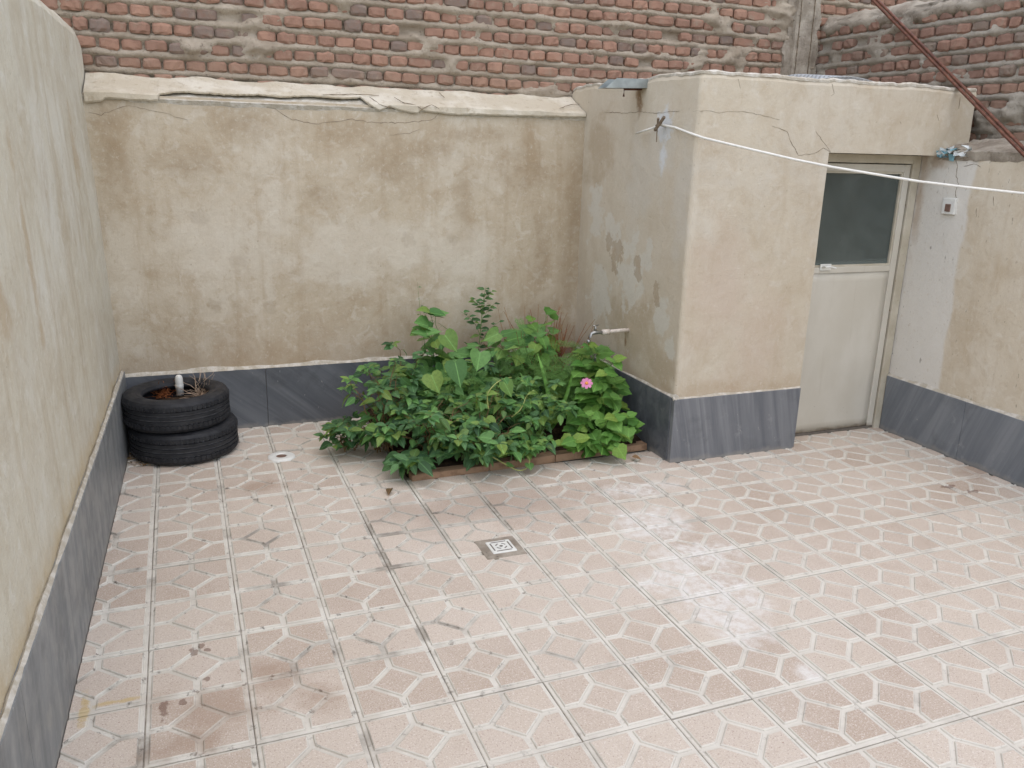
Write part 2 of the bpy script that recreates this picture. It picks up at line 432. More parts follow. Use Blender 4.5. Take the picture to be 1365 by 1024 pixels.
# floor tiles: pink pebble-dash pads with smooth cream grooves between them
def floor_mat(name, groove):
    t = NT(name)
    p = t.pos()
    rnd = t.n('ShaderNodeObjectInfo').outputs['Random']
    if groove:
        c = t.mix(t.rng(t.noise(7, 5), 0.35, 0.65), lin(198, 192, 180), lin(214, 210, 199))
        d = t.noise(3.1, 6, 0.65, t.map(p, (1, 1, 1), (4, 9, 0)))
        c = t.mix(t.rng(d, 0.52, 0.68, 0, 0.65), c, lin(120, 110, 99))
        c = t.mix(t.rng(t.noise(26, 5, 0.7), 0.56, 0.68, 0, 0.8), c, lin(104, 95, 86))
        x, y, _ = t.sep(p)
        clean = t.rng(t.m('ADD', t.m('MULTIPLY', x, 0.5), t.m('MULTIPLY', y, -0.6)), 1.2, 2.2, 0, 0.6)
        c = t.mix(clean, c, lin(212, 207, 196))
        damp = t.blob(on_z(650, 680), (0.75, 0.42, 1), 0.7, 0.4, 4, 4)
        c = t.mix(t.m('MULTIPLY', damp, 0.35), c, lin(112, 102, 92))
    else:
        a = t.mix(rnd, lin(184, 168, 152), lin(205, 193, 178))
        c = t.mix(t.rng(t.noise(2.2, 5, 0.6), 0.35, 0.7, 0, 0.5), a, lin(205, 193, 180))
        g1 = t.noise(210, 3, 0.7)
        c = t.mix(t.rng(g1, 0.54, 0.66, 0, 0.75), c, lin(228, 221, 213))
        g2 = t.noise(165, 3, 0.7, t.map(p, (1, 1, 1), (3, 3, 0)))
        c = t.mix(t.rng(g2, 0.56, 0.66, 0, 0.7), c, lin(158, 134, 124))
        g3 = t.voro(120, out=0)
        c = t.mix(t.rng(g3, 0.10, 0.04, 0, 0.45), c, lin(96, 80, 74))
        c = t.mix(t.rng(t.noise(5, 6, 0.65, t.map(p, (1, 1, 1), (1, 8, 0))), 0.55, 0.72, 0, 0.3), c, lin(176, 158, 142))
        damp = t.blob(on_z(640, 672), (0.75, 0.35, 1), 0.8, 0.4, 4, 4)
        c = t.mix(t.m('MULTIPLY', damp, 0.35), c, lin(150, 130, 116))
    # lime wash spilt on the tiles
    lime = t.any([t.blob(on_z(*q), (r1 * 1.15, r2 * 1.15, 1), 0.65, 0.36, 9, 6) for q, r1, r2 in (((848, 655), 0.26, 0.10), ((870, 700), 0.22, 0.22), ((925, 742), 0.24, 0.16), ((955, 790), 0.24, 0.22), ((900, 775), 0.2, 0.12), ((980, 830), 0.14, 0.2), ((1080, 900), 0.06, 0.06))])
    lime = t.m('MULTIPLY', lime, t.rng(t.noise(22, 7, 0.75), 0.36, 0.62, 0.1, 1))
    c = t.mix(t.m('MULTIPLY', lime, 0.9), c, lin(222, 219, 213))
    # brown earth stains near the left wall
    br = t.any([t.blob(on_z(*q), (r1, r2, 1), 0.8, 0.5, 7, 5) for q, r1, r2 in (((280, 950), 0.22, 0.18), ((360, 910), 0.16, 0.14), ((430, 930), 0.12, 0.1), ((255, 990), 0.15, 0.1), ((350, 650), 0.2, 0.1), ((1300, 630), 0.2, 0.12))])
    c = t.mix(t.m('MULTIPLY', br, 0.42), c, lin(152, 124, 102))
    ye = t.any([t.blob(on_z(112, 950), (0.02, 0.10, 1), 0.6, 0.5, 20, 4), t.blob(on_z(150, 938), (0.09, 0.015, 1), 0.6, 0.5, 20, 4)])
    c = t.mix(t.m('MULTIPLY', ye, 0.6), c, lin(196, 170, 110))
    dk = t.any([t.blob(on_z(*q), (r1, r2, 1), 0.3, 0.6, 40, 4) for q, r1, r2 in (((219, 948), 0.014, 0.055), ((259, 869), 0.016, 0.028), ((277, 868), 0.012, 0.014), ((243, 938), 0.012, 0.018), ((276, 907), 0.015, 0.012), ((268, 862), 0.01, 0.02), ((1262, 650), 0.05, 0.02), ((1298, 656), 0.06, 0.02))])
    c = t.mix(t.m('MULTIPLY', dk, 0.6), c, lin(110, 80, 66))
    c = t.mix(1.0, c, (0.93, 0.93, 0.93), 'MULTIPLY')
    h = t.m('ADD', t.noise(190, 3, 0.7), t.m('MULTIPLY', t.noise(40, 4), 0.6))
    t.bump(h, 0.25 if groove else 0.55, 0.004)
    return t.fin(c, 0.97, 0.06)
M['tile_pad'] = floor_mat('pink_pebble_tile', False)
M['tile_groove'] = floor_mat('cream_tile_groove', True)
t = NT('joint_grout')
c = t.mix(t.rng(t.noise(5, 6, 0.65), 0.40, 0.6), lin(120, 112, 103), lin(186, 179, 168))
c = t.mix(t.rng(t.noise(40, 5, 0.7), 0.5, 0.65, 0, 0.7), c, lin(96, 88, 80))
t.bump(t.noise(120, 4), 0.5, 0.006)
M['grout'] = t.fin(c, 0.95, 0.1)

t = NT('soil')
c = t.mix(t.rng(t.noise(20, 6, 0.7), 0.35, 0.7), lin(52, 42, 34), lin(88, 72, 58))
t.bump(t.noise(60, 6, 0.7), 1.0, 0.03)
M['soil'] = t.fin(c, 0.98, 0.05)
t = NT('brown_edging_brick')
c = t.mix(t.n('ShaderNodeObjectInfo').outputs['Random'], lin(140, 112, 90), lin(154, 128, 104))
c = t.mix(t.rng(t.noise(18, 6, 0.65), 0.45, 0.7, 0, 0.7), c, lin(106, 84, 66))
t.bump(t.noise(80, 5), 0.5, 0.006)
M['edging'] = t.fin(c, 0.9, 0.15)

t = NT('tyre_rubber')
p = t.pos()
c = t.mix(t.rng(t.noise(14, 6, 0.65), 0.35, 0.7), (0.012, 0.013, 0.016), (0.030, 0.031, 0.034))
c = t.mix(t.rng(t.noise(45, 5, 0.7), 0.6, 0.75, 0, 0.4), c, (0.10, 0.095, 0.085))
t.bump(t.noise(90, 4), 0.25, 0.004)
M['rubber'] = t.fin(c, t.rng(t.noise(9, 4), 0.3, 0.7, 0.5, 0.75), 0.35)
M['rubber_dusty'] = simple('dusty_tread_groove', (0.10, 0.10, 0.105), 0.8, 0.3, 30)

t = NT('painted_steel_door')
p = t.pos()
c = t.mix(t.rng(t.noise(3, 5, 0.6, t.map(p, (1, 1, 0.5))), 0.35, 0.7), lin(188, 183, 170), lin(200, 196, 185))
c = t.mix(t.rng(t.noise(1, 5, 0.6, t.map(p, (30, 30, 1.2))), 0.58, 0.78, 0, 0.35), c, lin(158, 148, 130))
c = t.mix(t.rng(t.noise(60, 4, 0.6), 0.70, 0.74, 0, 0.7), c, lin(120, 100, 78))
z = t.sep(p)[2]
c = t.mix(t.rng(t.m('ADD', z, t.m('MULTIPLY', t.noise(20, 4), 0.06)), 0.08, 0.045, 0, 0.7), c, lin(108, 88, 68))
t.bump(t.noise(6, 4), 0.12, 0.01)
M['door'] = t.fin(c, 0.45, 0.4)
t = NT('door_frame_paint')
c = t.mix(t.rng(t.noise(5, 5, 0.6), 0.35, 0.7), lin(172, 164, 146), lin(192, 186, 170))
c = t.mix(t.rng(t.noise(30, 5, 0.7), 0.6, 0.72, 0, 0.6), c, lin(128, 108, 82))
t.bump(t.noise(50, 4), 0.2, 0.005)
M['frame'] = t.fin(c, 0.55, 0.35)
t = NT('dusty_glass')
dust = t.any([t.rng(t.noise(5, 6, 0.65), 0.3, 0.8, 0.10, 0.34), t.rng(t.sep(t.pos())[2], 1.12, 1.045, 0, 0.55)])
dif = t.n('ShaderNodeBsdfDiffuse'); dif.inputs['Color'].default_value = (0.20, 0.23, 0.215, 1)
t.put(t.bsdf.inputs['Base Color'], (0.30, 0.36, 0.34)); t.bsdf.inputs['Transmission Weight'].default_value = 0.9
t.bsdf.inputs['Roughness'].default_value = 0.22; t.bsdf.inputs['IOR'].default_value = 1.45
ms = t.n('ShaderNodeMixShader'); t.put(ms.inputs[0], dust)
t.t.links.new(t.bsdf.outputs[0], ms.inputs[1]); t.t.links.new(dif.outputs[0], ms.inputs[2]); t.t.links.new(ms.outputs[0], t.out.inputs[0])
M['glass'] = t.mat
M['crack'] = simple('crack_shadow', lin(122, 110, 94), 0.95, 0.4, 60, spec=0.05)
M['white_plastic'] = simple('white_plastic', lin(214, 214, 208), 0.45, 0.06, 30)
M['dark_slot'] = simple('opening_shade', lin(104, 98, 90), 0.7, 0.2, 40)  # flat dark colour standing for shade inside drain slots and the door gap
M['brown_plastic'] = simple('brown_plastic', lin(116, 92, 80), 0.6, 0.2, 40)
M['galv'] = simple('galvanised_sheet', lin(146, 152, 150), 0.42, 0.18, 14, metal=0.35, spec=0.5)
M['chrome'] = simple('dull_chrome', lin(150, 150, 146), 0.3, 0.25, 60, metal=0.8)
M['pipe_white'] = simple('white_pvc', lin(206, 196, 184), 0.5, 0.12, 30)
M['cord'] = simple('white_cord', lin(218, 216, 208), 0.6, 0.06, 50)
t = NT('rusty_steel')
c = t.mix(t.rng(t.noise(30, 6, 0.7, t.map(t.pos(), (1, 1, 1))), 0.35, 0.68), lin(78, 46, 36), lin(118, 76, 57))
c = t.mix(t.rng(t.noise(12, 5, 0.6), 0.6, 0.72, 0, 0.6), c, lin(74, 46, 38))
t.bump(t.noise(120, 4), 0.3, 0.003)
M['rust'] = t.fin(c, 0.55, 0.4, 0.2)
M['dry'] = simple('dry_straw', lin(150, 116, 80), 0.9, 0.35, 60, spec=0.1)
M['dry_pale'] = simple('pale_dry_twig', lin(176, 156, 136), 0.9, 0.3, 60, spec=0.1)
M['dry_rust'] = simple('rust_brown_dry_leaves', lin(148, 92, 58), 0.9, 0.4, 60, spec=0.1)
M['dead_red'] = simple('dead_reddish_stalk', lin(150, 98, 70), 0.9, 0.4, 30, spec=0.1)
M['stem_red'] = simple('reddish_stem', lin(110, 88, 58), 0.7, 0.35, 30)
M['stem_green'] = simple('green_stem', lin(92, 124, 64), 0.6, 0.25, 30)
M['stem_pale'] = simple('pale_vine_stem', lin(158, 164, 98), 0.6, 0.2, 30)
M['wood'] = simple('grey_wood', lin(118, 104, 88), 0.9, 0.3, 30)
M['tarp'] = simple('torn_plastic', lin(206, 210, 208), 0.5, 0.12, 30)
M['tarp_blue'] = simple('faded_blue_plastic', lin(120, 160, 170), 0.5, 0.2, 30)
M['wire'] = simple('galvanised_wire', lin(168, 172, 174), 0.45, 0.2, 40, metal=0.4)
M['petal'] = simple('pink_petal', lin(198, 124, 162), 0.6, 0.15, 80)
M['flower_eye'] = simple('yellow_flower_centre', lin(220, 150, 70), 0.7, 0.2, 200)
t = NT('purple_tinted_plastic')
t.bsdf.inputs['Transmission Weight'].default_value = 0.35
M['cup'] = t.fin(t.mix(t.rng(t.noise(14, 4), 0.4, 0.6), lin(150, 126, 134), lin(176, 158, 162)), 0.35, 0.5)
M['cup_red'] = simple('magenta_plastic', lin(170, 62, 92), 0.4, 0.2, 30)

def leaf_mat(name, a, b, back):
    t = NT(name)
    rnd = t.n('ShaderNodeObjectInfo').outputs['Random']
    c = t.mix(rnd, a, b)
    r2 = t.m('FRACT', t.m('MULTIPLY', rnd, 13.7))
    c = t.mix(t.rng(r2, 0.70, 0.95, 0, 0.6), c, lin(142, 160, 70))
    c = t.mix(t.rng(r2, 0.25, 0.05, 0, 0.55), c, tuple(q * 0.55 for q in a))
    o = t.obj()
    ox = t.m('ABSOLUTE', t.sep(o)[0])
    c = t.mix(t.rng(ox, 0.035, 0.010, 0, 0.45), c, tuple(min(1, q * 1.8) for q in b))
    c = t.mix(t.rng(t.noise(7, 4, 0.6, o), 0.4, 0.7, 0, 0.35), c, tuple(q * 0.6 for q in a))
    bf = t.n('ShaderNodeNewGeometry').outputs['Backfacing']
    c = t.mix(bf, c, back)
    t.put(t.bsdf.inputs['Base Color'], c)
    t.bsdf.inputs['Roughness'].default_value = 0.5
    t.bsdf.inputs['Specular IOR Level'].default_value = 0.4
    tr = t.n('ShaderNodeBsdfTranslucent'); t.put(tr.inputs['Color'], t.mix(0.5, c, lin(120, 170, 50)))
    ms = t.n('ShaderNodeMixShader'); ms.inputs[0].default_value = 0.22
    t.t.links.new(t.bsdf.outputs[0], ms.inputs[1]); t.t.links.new(tr.outputs[0], ms.inputs[2]); t.t.links.new(ms.outputs[0], t.out.inputs[0])
    t.bump(t.noise(18, 3, 0.5, o), 0.3, 0.02)
    return t.mat
M['leaf_dark'] = leaf_mat('dark_green_leaf', lin(46, 84, 50), lin(94, 134, 84), lin(126, 154, 104))
M['leaf_mid'] = leaf_mat('mid_green_leaf', lin(70, 118, 58), lin(116, 160, 90), lin(120, 150, 100))
M['leaf_bright'] = leaf_mat('fresh_green_leaf', lin(74, 122, 50), lin(118, 164, 76), lin(130, 160, 96))
M['leaf_feather'] = leaf_mat('feathery_green_leaf', lin(60, 110, 46), lin(92, 146, 62), lin(100, 140, 70))
M['leaf_dry'] = leaf_mat('curled_brown_leaf', lin(112, 84, 60), lin(146, 112, 82), lin(150, 124, 96))

# ------------------------------------------------------------------ the floor: sheet and single tiles
XL0, YB, ZT = -0.157, 0.775, 0.004
def left_x(y, z=0.4): return -0.150 + 0.030 * (y - 0.775) * 1.0 - 0.030 * (z - 0.4)
floor = MB().add([(-0.6, -5.2, -0.006), (4.7, -5.2, -0.006), (4.7, 1.05, -0.006), (-0.6, 1.05, -0.006)], [(0, 1, 2, 3)]).build('floor', M['grout'])
tag(floor, 'courtyard floor paved with pink square tiles that carry a raised diamond pattern', 'floor', kind='structure')
S = 0.30
def tile_mesh(seed):
    rr = random.Random(seed)
    mb = MB()
    hb = 0.1490 - rr.uniform(0, 0.0008)
    b = 0.003
    ring0 = [(-hb, -hb), (hb, -hb), (hb, hb), (-hb, hb)]
    mb.add([(x, y, -0.02) for x, y in ring0] + [(x, y, -0.002) for x, y in ring0] + [(x * 0.982, y * 0.982, 0.0) for x, y in ring0],
           [(i, (i + 1) % 4, 4 + (i + 1) % 4, 4 + i) for i in range(4)] + [(4 + i, 4 + (i + 1) % 4, 8 + (i + 1) % 4, 8 + i) for i in range(4)] + [(8, 9, 10, 11)], 0)
    Hh, g, D = 0.1365, 0.0078, 0.086
    polys = [[(D - g * 1.2, 0), (0, D - g * 1.2), (-(D - g * 1.2), 0), (0, -(D - g * 1.2))]]
    e = D + 1.2 * g - g
    q = [(Hh, g), (Hh, Hh), (g, Hh), (g, e), (e, g)]
    for sx, sy in ((1, 1), (-1, 1), (-1, -1), (1, -1)):
        pts = [(sx * x, sy * y) for x, y in q]
        polys.append(pts if sx * sy > 0 else pts[::-1])
    for pts in polys:
        cx = sum(p[0] for p in pts) / len(pts); cy = sum(p[1] for p in pts) / len(pts)
        n = len(pts)
        h = 0.0058 + rr.uniform(-0.0005, 0.0005)
        def ins(k): return [(cx + (x - cx) * (1 - k / math.hypot(x - cx, y - cy)), cy + (y - cy) * (1 - k / math.hypot(x - cx, y - cy))) for x, y in pts]
        i1, i2 = ins(0.0022), ins(0.0065)
        v = [(x, y, 0.0002) for x, y in pts] + [(x, y, h * 0.72) for x, y in i1] + [(x, y, h) for x, y in i2]
        f = [(i, (i + 1) % n, n + (i + 1) % n, n + i) for i in range(n)] + [(n + i, n + (i + 1) % n, 2 * n + (i + 1) % n, 2 * n + i) for i in range(n)] + [tuple(range(2 * n, 3 * n))]
        mb.add(v, f, 1)
        for q_i in range(2 * n): mb.m[-1 - n * 2 + q_i] = 0          # smooth cream rim round every pad
    return mb.mesh('tile', [M['tile_groove'], M['tile_pad']])
tile_vars = [tile_mesh(i) for i in range(5)]
def cut_mesh(me, loc, planes):
    m2 = me.copy(); bm = bmesh.new(); bm.from_mesh(m2)
    for co, no in planes:
        bmesh.ops.bisect_plane(bm, geom=bm.verts[:] + bm.edges[:] + bm.faces[:], plane_co=Vector(co) - Vector(loc), plane_no=no, clear_outer=True)
    n = len(bm.faces); bm.to_mesh(m2); bm.free()
    return m2 if n else None
rest = MB()
for i in range(-1, 15):
    for j in range(-17, 3):
        cx, cy = (i + 0.5) * S, (j + 0.5) * S
        if cx > XR + 0.05 or cy > YB + 0.12: continue
        if 2.75 < cx < 3.45 and cy > -0.40: continue
        if cx > 3.45 and cy > -0.29: continue
        if 1.28 < cx < 2.9 and cy > -0.20: continue
        loc = Vector((cx + random.uniform(-.0012, .0012), cy + random.uniform(-.0012, .0012), 0.0 + random.uniform(-0.0012, 0.0008)))
        me = random.choice(tile_vars)
        planes = []
        if i == -1: planes.append(((left_x(cy, 0) + 0.003, cy, 0), (-1, 0.03, 0)))
        if j == 2: planes.append(((0, YB - 0.003, 0), (0, 1, 0)))
        if i == 14: planes.append(((XR - 0.020, 0, 0), (1, 0, 0)))
        if j == -2 and 2.66 < cx < 3.4: planes.append(((0, YH - 0.014, 0), (0, 1, 0)))
        if j == -2 and cx > 3.6: planes.append(((0, -0.345, 0), (0, 1, 0)))
        if planes: me = cut_mesh(me, loc, planes)
        if me is None: continue
        vis = any(in_frame((cx + a * .15, cy + b_ * .15, 0), 5) for a in (-1, 1) for b_ in (-1, 1))
        if vis:
            o = link('tile', me, floor)
            o.location = loc
            o.rotation_euler = (random.gauss(0, 0.002), random.gauss(0, 0.002), random.gauss(0, 0.002) + random.choice((0, 1, 2, 3)) * (math.pi / 2 if not planes else 0))
        else:
            k = len(rest.v)
            rest.v += [tuple(v.co + loc) for v in me.vertices]
            for pg in me.polygons:
                rest.f.append(tuple(x + k for x in pg.vertices)); rest.m.append(pg.material_index)
o = rest.build('tiles', [M['tile_groove'], M['tile_pad']], floor)
tag(o, kind='stuff')

# ------------------------------------------------------------------ cracks: thin dark seams that follow a surface
def seam(pts3, normal, width=0.0035, wob=0.006, step=0.02, lift=0.0012, snap=None):
    n = Vector(normal)
    out = []
    for a, b in zip(pts3[:-1], pts3[1:]):
        a, b = Vector(a), Vector(b); L = (b - a).length; k = max(1, int(L / step))
        for i in range(k): out.append(a.lerp(b, i / k))
    out.append(Vector(pts3[-1]))
    mb = MB(); vs_ = []
    for i, p in enumerate(out):
        tng = (out[min(i + 1, len(out) - 1)] - out[max(i - 1, 0)]).normalized()
        s_ = n.cross(tng).normalized()
        q = p + s_ * (random.uniform(-wob, wob) if 0 < i < len(out) - 1 else 0)
        if snap: q = Vector(snap(q))
        q = q + n * lift
        w = width * 0.75 * random.uniform(0.3, 1.1) * (0.4 if i in (0, len(out) - 1) else 1)
        vs_ += [q - s_ * w / 2 - n * lift * 2, q - s_ * w / 2, q + s_ * w / 2, q + s_ * w / 2 - n * lift * 2]
    fs_ = []
    for i in range(len(out) - 1):
        b = i * 4
        fs_ += [(b + k, b + k + 1, b + k + 5, b + k + 4) for k in range(3)]
    mb.add(vs_, fs_)
    return mb

# ------------------------------------------------------------------ back courtyard wall
def d_back(x, z): return 0.006 * fbm(x * 1.3, z * 1.3, 3.1) + 0.0015 * fbm(x * 9, z * 9, 1.0)
back = empty('courtyard_wall', (1.25, 0.85, 0))
def child(o, parent):
    o.parent = parent; o.matrix_parent_inverse = parent.matrix_world.inverted() if False else Matrix.Translation(-Vector(parent.location)); return o
tag(back, 'stained beige plaster wall with cracked white coping, tyres and plants at its foot', 'wall')
YP = 0.79
w = thick_grid(lambda u, v: (u, YP + d_back(u, v), v), lambda u, v: (0, -1, 0), frange(-0.3, 2.70, 0.03), frange(0, 1.885, 0.03), 0.2)
child(w.build('plaster_face', M['plaster_back'], smooth=False), back)
# sloping cement fillet under the white coat
w = thick_grid(lambda u, v: (u, 0.782 + v * 0.225 + 0.004 * fbm(u * 5, v * 4, 2), 1.868 + v * 0.105 + 0.004 * fbm(u * 6, v * 5, 7)), lambda u, v: (0, -0.42, 0.9), frange(-0.25, 2.70, 0.03), frange(0, 1, 0.2), 0.05)
child(w.build('cement_fillet', M['edge']), back)
JAG = [(115, 134), (135, 134), (141, 129), (175, 132), (210, 133), (212, 125), (245, 121), (272, 123), (300, 125), (352, 126), (380, 128), (420, 127), (455, 130), (485, 129), (492, 138), (505, 146), (520, 141), (535, 146), (556, 150), (560, 146), (600, 151), (640, 152), (690, 153), (735, 154), (770, 155), (790, 155)]
def jag_z(x):
    px = None
    pts = [(on_y(a, b, 0.775).x, on_y(a, b, 0.775).z) for a, b in JAG]
    if x <= pts[0][0]: return pts[0][1]
    for (x0, z0), (x1, z1) in zip(pts[:-1], pts[1:]):
        if x0 <= x <= x1: return z0 + (z1 - z0) * (x - x0) / max(1e-6, x1 - x0)
    return pts[-1][1]
def coat(u, v):
    # the white coat: comes down over the lip to a ragged edge, runs up the slope to the bricks
    zl = jag_z(u) + 0.004 * fbm(u * 40, 0, 3)
    lip = 1.893
    if zl < lip:
        path = [(0.768, zl), (0.769, lip - 0.004), (0.785, lip + 0.006), (0.86, 1.928), (0.94, 1.962), (1.006, 1.995)]
    else:
        k = (zl - lip) / 0.115
        y0 = 0.785 + 0.22 * max(0, k)
        path = [(y0, zl + 0.002), (y0 + 0.004, zl + 0.006), (y0 + 0.02, zl + 0.014)] + [(y0 + 0.02 + (1.006 - y0 - 0.02) * q, zl + 0.014 + (1.995 - zl - 0.014) * q) for q in (0.33, 0.66, 1)]
    f = v * 5; i = min(4, int(f)); a, b = path[i], path[i + 1]; q = f - i
    wv = 0.004 * fbm(u * 7, v * 3, 5)
    up = 0.012 * fbm(u * 4, 0, 9) * v
    return (u, a[0] + (b[0] - a[0]) * q - wv, a[1] + (b[1] - a[1]) * q + wv + up)
def crop(x): return abs(x)
w = thick_grid(coat, lambda u, v: (0, -0.6, 0.8), frange(-0.20, 2.655, 0.012), [i / 5 for i in range(6)], 0.010)
child(w.build('white_coping', M['coping']), back)
for k, (pl, wd) in enumerate([([(118, 150), (135, 153), (150, 147), (170, 141)], .003), ([(360, 141), (385, 158), (420, 166), (450, 162), (470, 159), (490, 163), (540, 164), (575, 160), (590, 148)], .004),
                              ([(520, 180), (545, 178), (560, 172)], .002), ([(170, 140), (215, 150), (250, 160)], .002), ([(735, 300), (737, 330), (728, 338)], .003)]):
    child(seam([on_y(a, b, YP - 0.004) for a, b in pl], (0, -1, 0), wd, 0.004, snap=lambda q: (q.x, YP + d_back(q.x, q.z), q.z)).build('crack', M['crack'] if k != 4 else M['coping']), back)
for pl in ([(492, 131), (505, 140), (520, 146)], [(525, 131), (538, 139), (555, 142), (562, 147), (575, 141), (585, 147)], [(430, 128), (470, 127), (505, 129)], [(745, 146), (760, 141), (775, 140)], [(585, 125), (592, 132)]):
    pts = []
    for a, b in pl:
        best = None
        for q in range(41):                     # march down the ray to the coat's slope
            yy = 0.76 + 0.25 * q / 40
            p = on_y(a, b, yy)
            zs = 1.885 if yy < 0.785 else 1.899 + (yy - 0.785) * 0.434
            if p.z <= zs or q == 40:
                best = p; break
        pts.append(best + Vector((0, -0.008, 0.006)))
    child(seam(pts, (0, -0.6, 0.8), 0.006, 0.003).build('crack', M['crack']), back)
x0 = -0.145
for x1 in (0.62, 1.40, 2.15, 2.645):
    w = MB().bevbox((x0 + 0.0008, YB, 0.0), (x1 - 0.0008, YB + 0.03, 0.368), 0.002)
    child(w.build('marble_slab', M['marble_back']), back); x0 = x1
w = thick_grid(lambda u, v: (u, 0.774 + 0.020 * v + 0.001 * fbm(u * 12, v, 1), 0.366 + 0.022 * v * (1 + 0.5 * fbm(u * 5, 0, 4)) + 0.001 * fbm(u * 20, v * 3, 5)), lambda u, v: (0, -0.7, 0.7), frange(-0.15, 2.64, 0.015), [0, 0.5, 1.0], 0.012)
child(w.build('mortar_bead', M['edge']), back)

# ------------------------------------------------------------------ left courtyard wall
left = empty('courtyard_wall', (-0.3, -1.8, 0))
tag(left, 'tall pale wall with rain streaks and a long blue-grey marble plinth', 'wall')
def ztop(y):
    z = 2.235 + 0.012 * fbm(y * 3, 0, 5)
    return z - 0.05 * max(0, (y - 0.85) / 0.15) ** 2
def P_left(u, v):
    z = v * ztop(u)
    rnd = 0.0
    x = left_x(u, z) - 0.014 + 0.006 * fbm(u * 1.4, z * 1.4, 8) + 0.0015 * fbm(u * 9, z * 9, 2)
    if v > 0.965: x -= 0.05 * ((v - 0.965) / 0.035) ** 2
    return (x, u, z)
w = thick_grid(P_left, lambda u, v: (1, 0, 0), frange(-5.2, 1.0, 0.035), [i / 62 for i in range(63)], 0.24)
child(w.build('plaster_face', M['plaster_left']), left)
y0 = YB - 0.002
for y1 in (-0.22, -1.22, -2.22, -3.22, -4.2, -5.2):
    a0, a1 = left_x(y0, 0), left_x(y1, 0)
    g = 0.001
    mb = MB()
    mb.add([(a1, y1 + g, 0), (a0, y0 - g, 0), (a0 - 0.03, y0 - g, 0), (a1 - 0.03, y1 + g, 0), (a1 - 0.004, y1 + g, 0.402), (a0 - 0.004, y0 - g, 0.402), (a0 - 0.03, y0 - g, 0.404), (a1 - 0.03, y1 + g, 0.404)],
           [(0, 1, 5, 4), (4, 5, 6, 7), (0, 4, 7, 3), (1, 2, 6, 5), (2, 3, 7, 6)])
    child(mb.build('marble_slab', M['marble_left']), left); y0 = y1
w = thick_grid(lambda u, v: (left_x(u, 0) - 0.006 - 0.012 * v + 0.0015 * fbm(u * 8, v, 2), u, 0.400 + 0.014 * v * (1 + 0.9 * fbm(u * 4, 0, 4)) + 0.001 * fbm(u * 20, v * 3, 5)), lambda u, v: (0.7, 0, 0.7), frange(-5.0, 0.77, 0.02), [0, 0.5, 1.0], 0.012)
child(w.build('mortar_bead', M['edge']), left)
child(seam([on_x(22, 650, -0.195), on_x(27, 680, -0.195)], (1, 0, 0), 0.004, 0.002, snap=lambda q: P_left(q.y, q.z / ztop(q.y))).build('crack', M['crack']), left)

# ------------------------------------------------------------------ outhouse (plastered hut with the door)
hut = empty('outhouse', (3.5, 0.2, 0))
tag(hut, 'low plastered outhouse with a steel half-glazed door and slate marble plinth', 'outhouse')
YE, XE, RC = 1.0, 4.50, 0.03
L1 = (YE - YH - RC); L2 = math.pi / 2 * RC; L3 = XE - XH - RC
def hut_path(u):
    if u < L1: return Vector((XH, YE - u, 0)), Vector((-1, 0, 0))
    if u < L1 + L2:
        a = (u - L1) / RC
        n = Vector((-math.cos(a), -math.sin(a), 0)); return Vector((XH + RC, YH + RC, 0)) + n * RC, n
    return Vector((XH + RC + (u - L1 - L2), YH, 0)), Vector((0, -1, 0))
UDOOR = L1 + L2 + (3.50 - XH - RC)
def hut_z(u, v):
    zt = 2.058 + 0.010 * fbm(u * 3, 0, 2) + 0.005 * fbm(u * 14, 0, 6)
    if u < 0.06: zt -= 0.02 * (1 - u / 0.06) ** 2
    if v <= 1.69: return v
    return 1.69 + (v - 1.69) / (2.058 - 1.69) * (zt - 1.69)
def hut_d(u, z): return 0.005 * fbm(u * 1.6, z * 1.6, 12) + 0.0012 * fbm(u * 10, z * 10, 3)
def P_hut(u, v):
    p, n = hut_path(u); z = hut_z(u, v)
    d = hut_d(u, z)
    q = p + n * d
    if v > 2.03: q = q - n * 0.010 * ((v - 2.03) / 0.028) ** 2
    return (q.x, q.y, z)
us = frange(0, L1, 0.03) + [L1 + L2 * k / 5 for k in range(1, 5)] + frange(L1 + L2, L1 + L2 + L3, 0.03, (UDOOR,))
w = thick_grid(P_hut, lambda u, v: hut_path(u)[1], us, frange(0, 2.058, 0.03, (1.69, 2.03)), 0.145, lambda u, v: u > UDOOR and v < 1.69)
child(w.build('wall', M['plaster_hut']), hut)
# ragged white edge of the render along the roof line
def P_rim(u, v):
    p, n = hut_path(u); z = hut_z(u, 2.058)
    q = p + n * (-0.004 - 0.045 * v + 0.003 * fbm(u * 14, v, 3))
    return (q.x, q.y, z + 0.002 + 0.007 * math.sin(v * math.pi) + 0.005 * fbm(u * 11, v * 2, 7))
w = thick_grid(P_rim, lambda u, v: (0, 0, 1), frange(0.0, L1 + L2 + L3, 0.015), [0, 0.33, 0.66, 1], 0.012)
child(w.build('roof_edge', M['edge']), hut)
child(MB().box((XH + 0.02, YH + 0.03, 1.90), (XE - 0.01, 0.99, 2.03)).build('roof', M['cement']), hut)
child(MB().box((4.42, YH + 0.15, 1.70), (4.495, 0.99, 1.90)).build('wall', M['cement']), hut)
